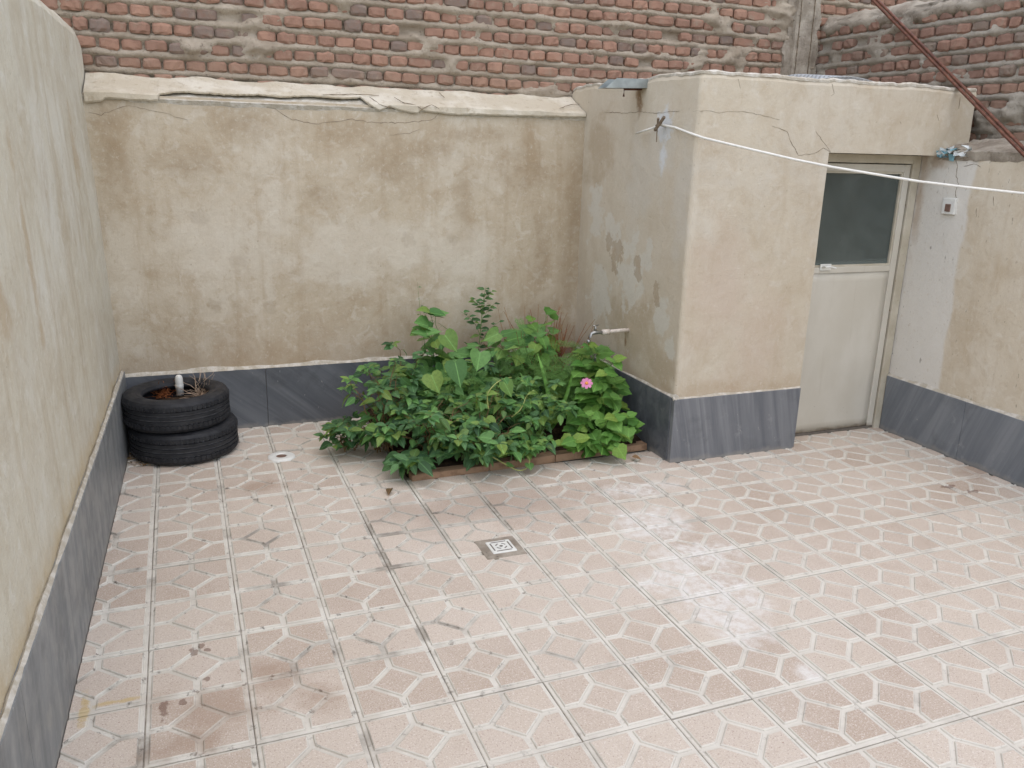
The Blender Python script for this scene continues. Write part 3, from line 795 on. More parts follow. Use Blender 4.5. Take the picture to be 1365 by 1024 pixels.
# plinth
child(MB().bevbox((XH - 0.010, YH - 0.012, 0.0), (3.500, YH + 0.02, 0.372), 0.003).build('marble_slab', M['marble_hut']), hut)
child(MB().bevbox((XH - 0.014, YH + 0.021, 0.0), (XH + 0.02, YB - 0.004, 0.376), 0.003).build('marble_slab', M['marble_back']), hut)
def bead(a, b, n, z):
    a, b, n = Vector(a), Vector(b), Vector(n); L = (b - a).length
    def P(u, v):
        p = a.lerp(b, u / L) + n * (0.010 - 0.016 * v + 0.001 * fbm(u * 12 + a.x, v, 1))
        return (p.x, p.y, z + 0.015 * v * (1 + 0.7 * fbm(u * 5, 0, 4)) + 0.001 * fbm(u * 20, v * 3, 5))
    return thick_grid(P, lambda u, v: tuple(n * 0.7 + Vector((0, 0, 0.7))), frange(0, L, 0.015), [0, 0.5, 1.0], 0.012)
child(bead((XH - .012, YH, 0), (3.5, YH, 0), (0, -1, 0), 0.371).build('mortar_bead', M['edge']), hut)
child(bead((XH, 0.77, 0), (XH, YH - 0.012, 0), (-1, 0, 0), 0.375).build('mortar_bead', M['edge']), hut)
child(MB().box((3.5, -0.52, -0.004), (4.3, -0.36, 0.0035)).build('threshold', M['edge']), hut) if False else None
# cracks in the render
for pl, wd in (([(1108, 203), (1098, 198), (1085, 205), (1065, 207), (1055, 190), (1050, 175), (1030, 168)], .003), ([(1108, 203), (1098, 190), (1088, 175)], .002), ([(1040, 160), (1000, 150), (975, 148), (960, 150), (940, 147), (925, 149)], .002),
               ([(1110, 112), (1113, 125), (1108, 128)], .002), ([(985, 105), (988, 118)], .002), ([(1250, 153), (1252, 161)], .004), ([(1281, 130), (1279, 145)], .004), ([(1200, 162), (1202, 165)], .004)):
    child(seam([on_y(a, b, YH - 0.004) for a, b in pl], (0, -1, 0), wd, 0.003, snap=lambda q: (q.x, YH - hut_d(L1 + L2 + q.x - XH - RC, q.z), q.z)).build('crack', M['crack']), hut)
child(seam([on_x(a, b, XH - 0.004) for a, b in ((805, 149), (830, 151), (850, 149), (875, 151), (905, 148))], (-1, 0, 0), .003, 0.003, snap=lambda q: (XH - hut_d(YE - q.y, q.z), q.y, q.z)).build('crack', M['crack']), hut)

# door
door = empty('door'); door.parent = hut; door.location = (4.26 - 3.5, -0.355 - 0.2, 0)
def dchild(o): o.parent = door; o.matrix_parent_inverse = Matrix.Translation(-Vector((4.26, -0.355, 0))); return o
YD = -0.356
fr = MB()
fr.bevbox((4.245, YD - 0.012, 0.0), (4.302, YD + 0.05, 1.688), 0.003)
fr.bevbox((3.49, YD - 0.012, 1.640), (4.245, YD + 0.05, 1.688), 0.003)
fr.bevbox((3.49, YD - 0.012, 0.0), (3.535, YD + 0.05, 1.640), 0.003)
dchild(fr.build('door_frame', M['frame']))
lf = MB()
y0, y1 = YD - 0.002, YD + 0.035
ZG0, ZG1, XG0, XG1 = 1.045, 1.592, 3.60, 4.195
lf.bevbox((XG1, y0, 0.022), (4.238, y1, 1.634), 0.003)
lf.bevbox((3.540, y0, 0.022), (XG0, y1, 1.634), 0.003)
lf.bevbox((XG0, y0, ZG1), (XG1, y1, 1.634), 0.003)
lf.bevbox((XG0, y0, ZG0 - 0.035), (XG1, y1, ZG0), 0.003)
dchild(lf.build('leaf_frame', M['door']))
dchild(thick_grid(lambda u, v: (u, y0 + 0.006 + 0.0025 * fbm(u * 3, v * 2, 4), v), lambda u, v: (0, -1, 0), frange(XG0 - 0.01, XG1 + 0.01, 0.06), frange(0.024, ZG0 - 0.03, 0.06), 0.01).build('lower_panel', M['door'], smooth=True))
bd = MB()
b_ = 0.012
for a, c_ in (((XG0, ZG0), (XG1, ZG0 + b_)), ((XG0, ZG1 - b_), (XG1, ZG1)), ((XG0, ZG0 + b_), (XG0 + b_, ZG1 - b_)), ((XG1 - b_, ZG0 + b_), (XG1, ZG1 - b_))):
    bd.box((a[0], y0 + 0.008, a[1]), (c_[0], y0 + 0.02, c_[1]))
dchild(bd.build('glazing_bead', M['frame']))
dchild(MB().box((XG0 + 0.002, y0 + 0.0205, ZG0 + 0.002), (XG1 - 0.002, y0 + 0.0245, ZG1 - 0.002)).build('glass_pane', M['glass']))
hd = MB().bevbox((3.660, y0 - 0.007, 1.028), (3.740, y0 + 0.002, 1.066), 0.003)
hd.tube([(3.675, y0 - 0.006, 1.05), (3.675, y0 - 0.035, 1.052), (3.70, y0 - 0.04, 1.055), (3.745, y0 - 0.038, 1.045)], 0.006, 8)
dchild(hd.build('handle', M['white_plastic']))
dchild(MB().box((3.535, YD + 0.002, 0.002), (4.245, YD + 0.03, 0.0215)).build('bottom_gap_shade', M['dark_slot']))  # solid strip whose dark colour stands for the shade under the door leaf

# rain spout on the roof edge
sp = empty('gutter_spout', (0, 0, 0)); 
p0 = on_x(856, 117, XH - 0.003)
w = MB(); ax = 0.25; wdt = 0.05
y_, z_ = p0.y, 2.008
w.add([(XH + 0.05, y_ - wdt, z_ + 0.045), (XH + 0.05, y_ - wdt, z_), (XH + 0.05, y_ + wdt, z_), (XH + 0.05, y_ + wdt, z_ + 0.045),
       (XH - ax + 0.06, y_ - wdt, z_ + 0.040), (XH - ax, y_ - wdt, z_ - 0.012), (XH - ax, y_ + wdt, z_ - 0.012), (XH - ax + 0.06, y_ + wdt, z_ + 0.040)],
      [(0, 1, 5, 4), (1, 2, 6, 5), (2, 3, 7, 6)])
me = w.mesh('gutter_spout', M['galv'])
bpy.data.objects.remove(sp)
sp = link('gutter_spout', me)
md = sp.modifiers.new('thickness', 'SOLIDIFY'); md.thickness = 0.002; md.offset = 0
child(sp, hut)
w = MB().tube([(XH + 0.02, y_ + 0.01, z_ - 0.006), (XH - 0.11, y_ + 0.01, z_ - 0.012), (XH - 0.11, y_ + 0.01, z_ - 0.05)], 0.006, 6)
child(w.build('spout_bracket', M['rust']), hut)

# ------------------------------------------------------------------ right courtyard wall
right = empty('courtyard_wall', (4.4, -1.8, 0))
tag(right, 'lower plaster wall with a white painted band, light switch and cement capping', 'wall')
w = thick_grid(lambda u, v: (XR + 0.004 * fbm(u * 1.5, v * 1.5, 21) + 0.0012 * fbm(u * 9, v * 9, 5) + 0.006, u, v * (1.715 + 0.006 * fbm(u * 6, 0, 3)) / 1.715), lambda u, v: (-1, 0, 0), frange(-5.2, -0.33, 0.03), frange(0, 1.715, 0.03), 0.19)
child(w.build('plaster_face', M['plaster_right']), right)
child(MB().box((XR + 0.02, -0.32, 0), (XR + 0.19, 0.99, 1.70)).build('inner_wall', M['cement']), right)
w = thick_grid(lambda u, v: (XR - 0.008 + 0.30 * v + 0.008 * fbm(u * 9, v * 3, 2), u, 1.716 + 0.075 * v ** 0.8 + 0.016 * fbm(u * 7, v * 4, 3) * (0.3 + v) + 0.006 * fbm(u * 25, v * 9, 3)), lambda u, v: (-0.25, 0, 0.97), frange(-5.2, -0.48, 0.02), [i / 8 for i in range(9)], 0.05)
child(w.build('cement_cap', M['cement']), right)
y0 = -0.372
for y1 in (-0.96, -1.62, -2.3, -3.2, -4.2, -5.2):
    w = MB().bevbox((XR - 0.014, y1 + 0.0008, 0), (XR + 0.015, y0 - 0.0008, 0.352), 0.003)
    child(w.build('marble_slab', M['marble_right']), right); y0 = y1
child(bead((XR, -0.37, 0), (XR, -5.1, 0), (-1, 0, 0), 0.351).build('mortar_bead', M['edge']), right)
for pl, wd in (([(1283, 222), (1293, 219), (1300, 219), (1306, 223)], .004), ([(1272, 210), (1275, 222), (1273, 235), (1276, 245), (1272, 255), (1274, 264)], .004), ([(1318, 218), (1318, 215), (1342, 215)], .003),
               ([(1301, 278), (1300, 290)], .003), ([(1323, 262), (1324, 275)], .003)):
    child(seam([on_x(a, b, XR) for a, b in pl], (-1, 0, 0), wd, 0.004, 0.012, snap=lambda q: (XR + 0.004 * fbm(q.y * 1.5, q.z * 1.5, 21) + 0.0012 * fbm(q.y * 9, q.z * 9, 5) + 0.006, q.y, q.z)).build('crack', M['crack']), right)

# light switch on the right wall
c0 = on_x(1266, 275, XR)
sw = empty('light_switch', (XR, c0.y, c0.z - 0.05))
tag(sw, 'square cream light switch on the white painted band beside the door', 'light switch')
def rel(o, par): o.parent = par; o.matrix_parent_inverse = Matrix.Translation(-Vector(par.location)); return o
rel(MB().bevbox((XR - 0.012, c0.y - 0.043, c0.z - 0.045), (XR + 0.01, c0.y + 0.043, c0.z + 0.045), 0.004).build('plate', M['white_plastic']), sw)
rel(MB().bevbox((XR - 0.017, c0.y - 0.018, c0.z - 0.030), (XR - 0.011, c0.y + 0.018, c0.z + 0.012), 0.002).build('rocker', M['brown_plastic']), sw)

# torn plastic stuffed in the corner above the door
c0 = on_x(1270, 202, XR - 0.012)
w = MB()
for k in range(13):
    q = c0 + Vector((random.uniform(-.03, .02), random.uniform(-.08, .11), random.uniform(-.02, .02)))
    vs_ = [q + Vector((random.uniform(-.03, .03), random.uniform(-.04, .04), random.uniform(-.022, .026))) for _ in range(6)]
    w.add(vs_, [(0, 1, 2), (0, 2, 3), (0, 3, 4), (1, 2, 5), (3, 4, 5), (0, 4, 5)], 0 if k % 4 else 1)
w.add([c0 + Vector(v) for v in ((-.012, .02, -.01), (-.012, -.03, -.02), (-.004, -.02, -.055), (-.004, .01, -.05))], [(0, 1, 2, 3)], 1)
o = w.build('plastic_scrap', [M['tarp'], M['tarp_blue']])
tag(o, 'crumpled white and blue plastic stuffed into the corner above the door', 'plastic scrap')

# ------------------------------------------------------------------ brick walls
def brick_mesh(seed, L, mat):
    rr = random.Random(seed)
    Hh, D = 0.062, 0.07
    nx, nz = 6, 4
    g = [[None] * nz for _ in range(nx)]
    vs_ = []
    off = rr.uniform(0, 50)
    xs_ = [0, .10, .36, .64, .90, 1]; zs = [0, .22, .78, 1]
    for i in range(nx):
        for j in range(nz):
            u, v = xs_[i] * 2 - 1, zs[j] * 2 - 1
            edge = (abs(u) ** 8 + abs(v) ** 4)
            y = 0.014 * min(1.3, edge) * 0.8 + 0.006 * fbm(u * 2 + off, v * 2, off) - 0.0
            k = 1 - 0.13 * (abs(u * v) ** 2.2)
            vs_.append(((u * L / 2) * k + 0.006 * fbm(u * 3, v * 3 + off, 2), y, (v * Hh / 2) * k + 0.009 * fbm(u * 1.6 + off, v, 5)))
            g[i][j] = len(vs_) - 1
    fs_ = [(g[i][j], g[i + 1][j], g[i + 1][j + 1], g[i][j + 1]) for i in range(nx - 1) for j in range(nz - 1)]
    ring = [g[i][0] for i in range(nx)] + [g[nx - 1][j] for j in range(1, nz)] + [g[i][nz - 1] for i in range(nx - 2, -1, -1)] + [g[0][j] for j in range(nz - 2, 0, -1)]
    k0 = len(vs_)
    for r_ in ring: vs_.append((vs_[r_][0], D, vs_[r_][2]))
    n = len(ring)
    fs_ += [(ring[(i + 1) % n], ring[i], k0 + i, k0 + (i + 1) % n) for i in range(n)]
    return MB().add(vs_, fs_).mesh('brick', mat)
LENS = (0.104, 0.104, 0.108, 0.098, 0.112, 0.15, 0.205, 0.07)
def brick_set(mat, s0): return [(L, [brick_mesh(s0 + 31 * i + k, L, mat) for k in range(3)]) for i, L in enumerate(LENS)]
bs_red, bs_grey = brick_set(M['brick'], 1), brick_set(M['brick_grey'], 900)
def lay(parent, bset, org, dirv, length, z0, z1, matrix_rot, mat, course=0.089, limit=300, zbot=None, ztop_f=None, missing=0.03):
    """rough courses of bricks; the ones in view are single objects, the rest one joined part"""
    rest = MB(); cnt = 0
    z = z0; r = 0
    while z < z1:
        s_ = -random.uniform(0, 0.1)
        while s_ < length:
            L, ms = random.choices(bset, weights=(10, 10, 8, 8, 6, 1.2, 0.7, 1.0))[0]
            c = Vector(org) + Vector(dirv) * (s_ + L / 2)
            zz = z + 0.006 * fbm(s_ * 0.9, r * 3.3, 4) + random.uniform(-.003, .003)
            c.z = zz
            s_ += L + random.uniform(0.004, 0.012)
            if ztop_f and zz > ztop_f(c): continue
            if random.random() < missing: continue
            me = random.choice(ms)
            rot = Matrix.Rotation(random.gauss(0, 0.025), 4, 'Y') @ Matrix.Rotation(random.gauss(0, 0.05), 4, 'Z') @ Matrix.Rotation(random.gauss(0, 0.04), 4, 'X')
            dep = random.gauss(0.002, 0.006)
            mt = Matrix.Translation(c) @ matrix_rot @ Matrix.Translation((0, dep, 0)) @ rot @ Matrix.Diagonal((random.uniform(.96, 1.05) * random.choice((1, -1)), 1, random.uniform(0.92, 1.06), 1))
            if in_frame(c, 6) and cnt < limit and c.z > (zbot(c) if zbot else -1):
                o = link('brick', me, parent); cnt += 1
                o.matrix_basis = Matrix.Translation(-Vector(parent.location)) @ mt
            else:
                k = len(rest.v)
                rest.v += [tuple(mt @ v.co) for v in me.vertices]
                for pg in me.polygons:
                    rest.f.append(tuple(x + k for x in pg.vertices)); rest.m.append(0)
        z += course; r += 1
    if rest.v: tag(rel(rest.build('bricks', mat), parent), kind='stuff')
    return cnt
bw = empty('brick_wall', (2.6, 1.1, 1.2))
tag(bw, 'tall rough wall of red bricks rising behind the white coping', 'brick wall')
YW = 1.012
n_back = lay(bw, bs_red, (-1.4, YW, 0), (1, 0, 0), 8.2, 1.972, 3.3, Matrix.Identity(4), M['brick'], zbot=lambda c: 9 if c.x < -0.32 or 4.33 < c.x < 4.56 else 1.94 if c.x < 2.6 else 2.03)
def mort_y(x, z, sd):
    bed = 0.5 + 0.5 * math.cos((z - 1.972) / 0.0890 * 2 * math.pi + math.pi)      # 1 in the bed joints
    bed = max(0.0, (bed - 0.45) / 0.55) ** 0.6
    smear = max(0.0, fbm(x * 5, z * 7, sd + 9) - 0.22)
    return 0.036 - 0.032 * bed - 0.10 * smear * (1 - 0.5 * bed) + 0.010 * fbm(x * 9, z * 14, sd) + 0.005 * fbm(x * 30, z * 40, sd + 3)
w = thick_grid(lambda u, v: (u, YW + mort_y(u, v, 1.5), v), lambda u, v: (0, -1, 0), frange(-1.5, 6.8, 0.022), frange(1.7, 3.35, 0.0128), 0.12)
rel(w.build('mortar', M['mortar'], smooth=True), bw)

rw = empty('brick_wall', (4.7, -1, 1.2))
tag(rw, 'lower greyish brick wall with mortar-smeared top beyond the right wall', 'brick wall')
XW = 4.612
rotR = Matrix.Rotation(-math.pi / 2, 4, 'Z')
TOPR = 2.60
def topr(c): return TOPR - 0.025
n_right = lay(rw, bs_grey, (XW, 1.02, 0), (0, -1, 0), 5.2, 1.80, TOPR, rotR, M['brick_grey'], zbot=lambda c: 1.76)
w = thick_grid(lambda u, v: (XW + mort_y(u + 40, v + 1.972 - 1.80, 7.5), u, v), lambda u, v: (-1, 0, 0), frange(-4.2, 1.06, 0.022), frange(1.6, TOPR, 0.0128), 0.12)
rel(w.build('mortar', M['mortar_grey'], smooth=True), rw)
w = thick_grid(lambda u, v: (XW - 0.004 + 0.16 * v + 0.012 * fbm(u * 6, v * 2, 4), u, TOPR - 0.05 + 0.085 * math.sin(min(1, v * 1.6) * math.pi / 2) + 0.02 * fbm(u * 5, v * 2, 9) + 0.008 * fbm(u * 24, v * 6, 3)), lambda u, v: (-0.4, 0, 0.9), frange(-4.2, 1.06, 0.02), [i / 8 for i in range(9)], 0.06)
rel(w.build('mortar_cap', M['cement'], smooth=True), rw)

# concrete tie column where the brick walls meet
cc = empty('concrete_column', (4.45, 0.98, 1.9))
tag(cc, 'rough grey concrete column between the two brick walls', 'column')
def P_col(u, v):
    edge = 0.030 * fbm(0, v * 9, 4 + (u > 0.5)) if (u < 0.15 or u > 0.85) else 0
    return (4.302 + 0.285 * u + edge + 0.01 * fbm(u, v * 2, 3), 0.972 + (0.026 if (u < 0.2 or u > 0.8) else 0) + 0.007 * fbm(u * 6, v * 8, 2), v)
w = thick_grid(P_col, lambda u, v: (0, -1, 0), [0, 0.08, 0.19, 0.21, 0.4, 0.6, 0.79, 0.81, 0.92, 1], frange(1.95, 3.35, 0.02), 0.12)
rel(w.build('shaft', M['cement']), cc)
for xx in (4.385, 4.50):
    rel(seam([(xx, 0.968, 2.06), (xx + 0.004, 0.968, 2.4), (xx - 0.003, 0.968, 2.9)], (0, -1, 0), 0.006, 0.002, 0.03, 0.004).build('board_mark', M['crack']), cc)

# ------------------------------------------------------------------ rusty bars, cord, wire mesh
def bar(a, b, r, label):
    w = MB().tube([Vector(a).lerp(Vector(b), k / 10) for k in range(11)], r, 10)
    return tag(w.build('steel_bar', M['rust'], smooth=True), label, 'steel bar', 'rusty bars leaning across the corner')
Q1 = on_y(1280, 117, -0.525)                       # rests on the outhouse roof edge
F1 = on_z(1165 + 200 * 5.25, 205 * 5.25, 0.01)     # foot on the tiles out to the right
dv = (Q1 - F1).normalized()
T1 = Q1 + dv * ((0.975 - Q1.y) / dv.y)             # head against the brick wall
sidev = dv.cross((CAM - Q1).normalized()).normalized()
for k_, lab in ((0.0095, 'upper of two long rusty steel bars leaning over the roof corner'), (-0.0095, 'lower of two long rusty steel bars leaning over the roof corner')):
    bar(F1 + sidev * k_ + Vector((0, 0, 0.012)), T1 + sidev * k_, 0.0090, lab)

h0 = on_x(881, 166, XH - 0.03)
cpts = [(848, 178), (858, 174), (868, 172), (880, 166)]
line = []
pe = Vector((XR - 0.02, -2.35, 1.60))
for a, b in ((848, 178), (860, 174), (870, 171)): line.append(on_x(a, b, XH - 0.05))
line.append(h0 + Vector((-0.01, 0, 0)))
mid = [(900, 170), (918, 177), (938, 184), (1000, 199), (1060, 213), (1110, 223), (1170, 233), (1225, 242), (1290, 250), (1365, 258)]
endp = on_x(1365, 258, 0)
# horizontal run from the hook towards a fixing further along the right wall; height follows the sag
tgt = Vector((XR, -1.75, 0))
k0 = Vector((XH - 0.012, YH - 0.025, 0))
for a, b in mid:
    d = ray(a, b)
    if a < 932:
        line.append(on_x(a, b, XH - 0.022)); continue
    n = Vector((tgt.y - k0.y, -(tgt.x - k0.x), 0))
    line.append(CAM + d * ((k0 - CAM).dot(n) / d.dot(n)))
last = line[-1]
line.append(Vector((XR - 0.02, -1.75, last.z - 0.02)))
o = MB().tube(line, 0.006, 8).build('clothes_line', M['cord'], smooth=True)
tag(o, 'white clothes line tied to the outhouse and stretched across the door', 'clothes line')
hk = MB().tube([h0 + Vector((0.05, 0.0, -0.01)), h0 + Vector((-0.02, 0.0, 0.0)), h0 + Vector((-0.03, -0.02, 0.03))], 0.007, 6)
hk.tube([h0 + Vector((-0.022, 0.02, -0.03)), h0 + Vector((-0.025, -0.07, 0.035))], 0.009, 6)
for k in range(3): hk.lathe([(0.011, -0.003), (0.0135, 0), (0.011, 0.003)], 10, tuple(h0 + Vector((-0.02, -0.01 * k, -0.006 + 0.005 * k))))
hk.tube([h0 + Vector((-0.02, 0.0, -0.01)), h0 + Vector((-0.015, 0.01, -0.05)), h0 + Vector((-0.012, 0.012, -0.09))], 0.003, 5)
child(hk.build('line_hook', M['wood']), hut)
# torn wire mesh on the outhouse roof
w = MB()
c0 = on_y(1120, 104, -0.30)
def msh(u, v): return Vector((c0.x - 0.20 + 0.42 * u, -0.36 + 0.40 * v, 2.07 + 0.05 * math.sin(u * math.pi) * (0.5 + 0.5 * v) + 0.012 * v))
for k in range(15): w.tube([msh(k / 14, q / 5) for q in range(6)], 0.0018, 4)
for k in range(13): w.tube([msh(q / 8, k / 12) for q in range(9)], 0.0018, 4)
o = w.build('wire_mesh', M['wire'])
tag(o, 'scrap of grey wire mesh lying on the outhouse roof', 'wire mesh')

# ------------------------------------------------------------------ tyres
def tyre(loc, rad, width, rz, tilt, label):
    t = empty('tyre', loc); t.rotation_euler = (tilt[0], tilt[1], rz)
    tag(t, label, 'tyre', 'old tyres stacked in the corner')
    W2, ri = width, rad * 0.625
    outer = []
    # sidewall bottom -> tread -> sidewall top -> inside (z from 0 to width)
    prof = [(ri, 0.030), (ri + 0.006, 0.014), (ri + 0.022, 0.008), (ri + 0.030, 0.004), (ri + 0.055, 0.0), (rad - 0.030, 0.003), (rad - 0.010, 0.011), (rad - 0.001, 0.026)]
    zs = [0.026 + (W2 - 0.052) * k / 5 for k in range(6)]
    tread = []
    for k in range(1, 5):
        zc = zs[k]
        tread += [(rad + 0.001, zc - 0.005), (rad - 0.007, zc - 0.0035), (rad - 0.007, zc + 0.0035), (rad + 0.001, zc + 0.005)]
    up = [(r_, W2 - z) for r_, z in prof[::-1]]
    inner = [(ri + 0.004, W2 - 0.04), (rad - 0.045, W2 - 0.05), (rad - 0.022, W2 * 0.5), (rad - 0.045, 0.05), (ri + 0.004, 0.04)]
    full = prof + tread + up + inner
    mb = MB().lathe(full, 72, closed=True)
    # dusty groove floors take the second material
    nseg = 72
    for k in range(4):
        seg = len(prof) + 4 * k + 1
        for q in range(nseg): mb.m[seg * nseg + q] = 1
    o = mb.build('carcass', [M['rubber'], M['rubber_dusty']], t, smooth=False)
    for zz, sg in ((zs[1] - (zs[1] - zs[0]) * 0.45, 1), (zs[4] + (zs[1] - zs[0]) * 0.45, -1)):
        lugs = MB()
        for k in range(64):
            q = 2 * math.pi * k / 64
            ca, sa = math.cos(q), math.sin(q)
            vs_ = []
            for dr, dz, da in ((-.004, -.014, -.7), (-.004, .012, -.7), (-.004, .012, .7), (-.004, -.014, .7), (.003, -.011, -.5), (.003, .010, -.5), (.003, .010, .5), (.003, -.011, .5)):
                a2 = q + da * 2 * math.pi / 64 * 0.5
                vs_.append(((rad + dr) * math.cos(a2), (rad + dr) * math.sin(a2), zz + dz))
            lugs.add(vs_, [(4, 5, 6, 7), (0, 1, 5, 4), (1, 2, 6, 5), (2, 3, 7, 6), (3, 0, 4, 7)])
        tag(lugs.build('tread_blocks', M['rubber'], t, fix=True), kind='stuff')
    rim = MB()
    for z in (width - 0.0085, 0.0085):
        rim.lathe([(ri + 0.030, z - 0.004), (ri + 0.033, z + (0.006 if z > 0.05 else -0.006)), (ri + 0.036, z - 0.004)], 64)
    rim.build('sidewall_rib', M['rubber'], t)
    return t
ty1 = tyre((0.146, 0.485, 0.006), 0.280, 0.180, 0.3, (0, 0), 'worn black tyre lying on the tiles under another tyre')
ty2 = tyre((0.120, 0.485, 0.183), 0.272, 0.178, 1.1, (0.0, 0.0), 'worn black tyre on top of the stack with dry weeds inside')
# soil and litter inside the stack
w = MB()
b0 = Vector((0.120, 0.485, 0.0))
w.lathe([(0.0, 0.285), (0.06, 0.29), (0.12, 0.28), (0.159, 0.27), (0.159, 0.2), (0.0, 0.2)], 20, (b0.x, b0.y, 0))
o = w.build('soil_fill', M['soil']); tag(o, 'dark earth filling the tyre stack', 'soil')
p_ = on_z(240, 524, 0.29)
w = MB().lathe([(0.0, -0.02), (0.020, -0.02), (0.021, 0.055), (0.0205, 0.075), (0.017, 0.088), (0.010, 0.095), (0.0, 0.097)], 20, (p_.x, p_.y, 0.30))
bt = empty('plastic_tube', (p_.x, p_.y, 0.28)); tag(bt, 'white plastic tube with a rounded end standing in the upper tyre', 'plastic tube')
rel(w.build('body', M['white_plastic'], smooth=True), bt)
rel(MB().lathe([(0.0208, 0.012), (0.0222, 0.016), (0.0222, 0.030), (0.0208, 0.034)], 20, (p_.x, p_.y, 0.31)).build('ring', M['white_plastic'], smooth=True), bt)
# dry weeds
def tangle(c, r, h, n, rad, seed, curl=0.5):
    rr = random.Random(seed); w = MB()
    for _ in range(n):
        a = rr.uniform(0, 6.28); q = rr.uniform(0, r)
        p = Vector(c) + Vector((q * math.cos(a), q * math.sin(a), 0))
        d = Vector((rr.gauss(0, curl), rr.gauss(0, curl), rr.uniform(0.4, 1.2))).normalized()
        pts = [p.copy()]; L = h * rr.uniform(0.4, 1.0)
        for k in range(5):
            d = (d + Vector((rr.gauss(0, .35), rr.gauss(0, .35), rr.gauss(-0.05, .3))) * curl).normalized()
            p = p + d * L / 5; pts.append(p.copy())
        w.tube(pts, [rad * (1 - 0.12 * k) for k in range(6)], 4)
    return w
p_ = on_z(215, 524, 0.29)
wd = tangle((p_.x + 0.01, p_.y, 0.28), 0.05, 0.12, 70, 0.0018, 3, 1.2)
for _ in range(60):
    q = Vector((p_.x + random.gauss(0.01, .03), p_.y + random.gauss(0, .03), 0.29 + random.uniform(0, .05)))
    d1 = Vector((random.gauss(0, 1), random.gauss(0, 1), random.gauss(0, 1))).normalized() * 0.010
    d2 = Vector((random.gauss(0, 1), random.gauss(0, 1), random.gauss(0, 1))).normalized() * 0.006
    wd.add([q - d1, q + d2, q + d1, q - d2], [(0, 1, 2, 3)])
tag(wd.build('dry_weed', M['dry_rust']), 'curled rust-brown dry weed tuft left of the white tube', 'dry weed')
p_ = on_z(268, 526, 0.29)
tag(tangle((p_.x, p_.y, 0.28), 0.05, 0.20, 30, 0.0024, 5, 0.6).build('dry_weed', M['dry_pale']), 'pale bare dry twigs right of the white tube in the tyre', 'dry weed')
# litter beside the tyres
w = MB()
for _ in range(80):
    a = on_z(random.uniform(168, 212), random.uniform(606, 622), 0.006)
    q = Vector((max(a.x, -0.14), a.y, 0.006 + random.uniform(0, 0.012)))
    d1 = Vector((random.gauss(0, 1), random.gauss(0, 1), random.gauss(0, .3))).normalized() * random.uniform(.008, .02)
    d2 = Vector((random.gauss(0, 1), random.gauss(0, 1), random.gauss(0, .4))).normalized() * random.uniform(.004, .008)
    w.add([q - d1, q + d2, q + d1, q - d2], [(0, 1, 2, 3)])
tag(w.build('leaf_litter', M['leaf_dry']), 'brown leaf litter on the tiles against the tyre', 'leaf litter', kind='stuff')

# ------------------------------------------------------------------ drains
c0 = on_z(375, 609, 0.006)
dr = empty('round_drain', (c0.x, c0.y, 0)); tag(dr, 'round white floor drain cover with a dark hole near the tyres', 'drain')
rel(MB().lathe([(0.028, 0.004), (0.028, 0.012), (0.034, 0.0145), (0.066, 0.0135), (0.073, 0.009), (0.075, 0.0)], 40, (c0.x, c0.y, 0)).build('cover', M['white_plastic'], smooth=True), dr)
rel(MB().lathe([(0.0, 0.0105), (0.0275, 0.0100), (0.0277, 0.001)], 24, (c0.x, c0.y, 0)).build('centre_cap', M['brown_plastic']), dr)
c0 = on_z(668, 729, 0.006)
dr = empty('square_drain', (c0.x, c0.y, 0)); tag(dr, 'square white floor drain grate set in the middle of the tiles', 'drain')
X, Y = c0.x, c0.y
rel(MB().box((X - 0.095, Y - 0.092, -0.004), (X + 0.085, Y + 0.085, 0.0062)).build('cement_bed', M['cement']), dr)
rel(MB().bevbox((X - 0.055, Y - 0.055, 0.002), (X + 0.055, Y + 0.055, 0.010), 0.004).build('cover', M['white_plastic']), dr)
for k in range(4):
    a = k * math.pi / 2
    rt = Matrix.Rotation(a, 4, 'Z')
    def q_(x, y, z): return rt @ Vector((x, y, z)) + Vector((X, Y, 0))
    w = MB().add([q_(*v) for v in ((-.034, .037, .0098), (.034, .037, .0098), (.034, .043, .0098), (-.034, .043, .0098), (-.034, .037, .0106), (.034, .037, .0106), (.034, .043, .0106), (-.034, .043, .0106))],
                 [(4, 5, 6, 7), (0, 1, 5, 4), (1, 2, 6, 5), (2, 3, 7, 6), (3, 0, 4, 7)])
    rel(w.build('slot', M['dark_slot'], fix=True), dr)  # dark strip on the cover, painted shade of an open slot
    arc = MB(); vs_, fs_ = [], []
    for j in range(6):
        b = math.pi / 4 - 0.45 + 0.9 * j / 5
        for r_ in (0.020, 0.026): vs_.append(q_(r_ * math.cos(b), r_ * math.sin(b), 0.0106))
    fs_ = [(2 * j, 2 * j + 2, 2 * j + 3, 2 * j + 1) for j in range(5)]
    rel(arc.add(vs_, fs_).build('slot', M['dark_slot']), dr)
rel(MB().lathe([(0, 0.0106), (0.008, 0.0106)], 12, (X, Y, 0)).build('slot', M['dark_slot']), dr)

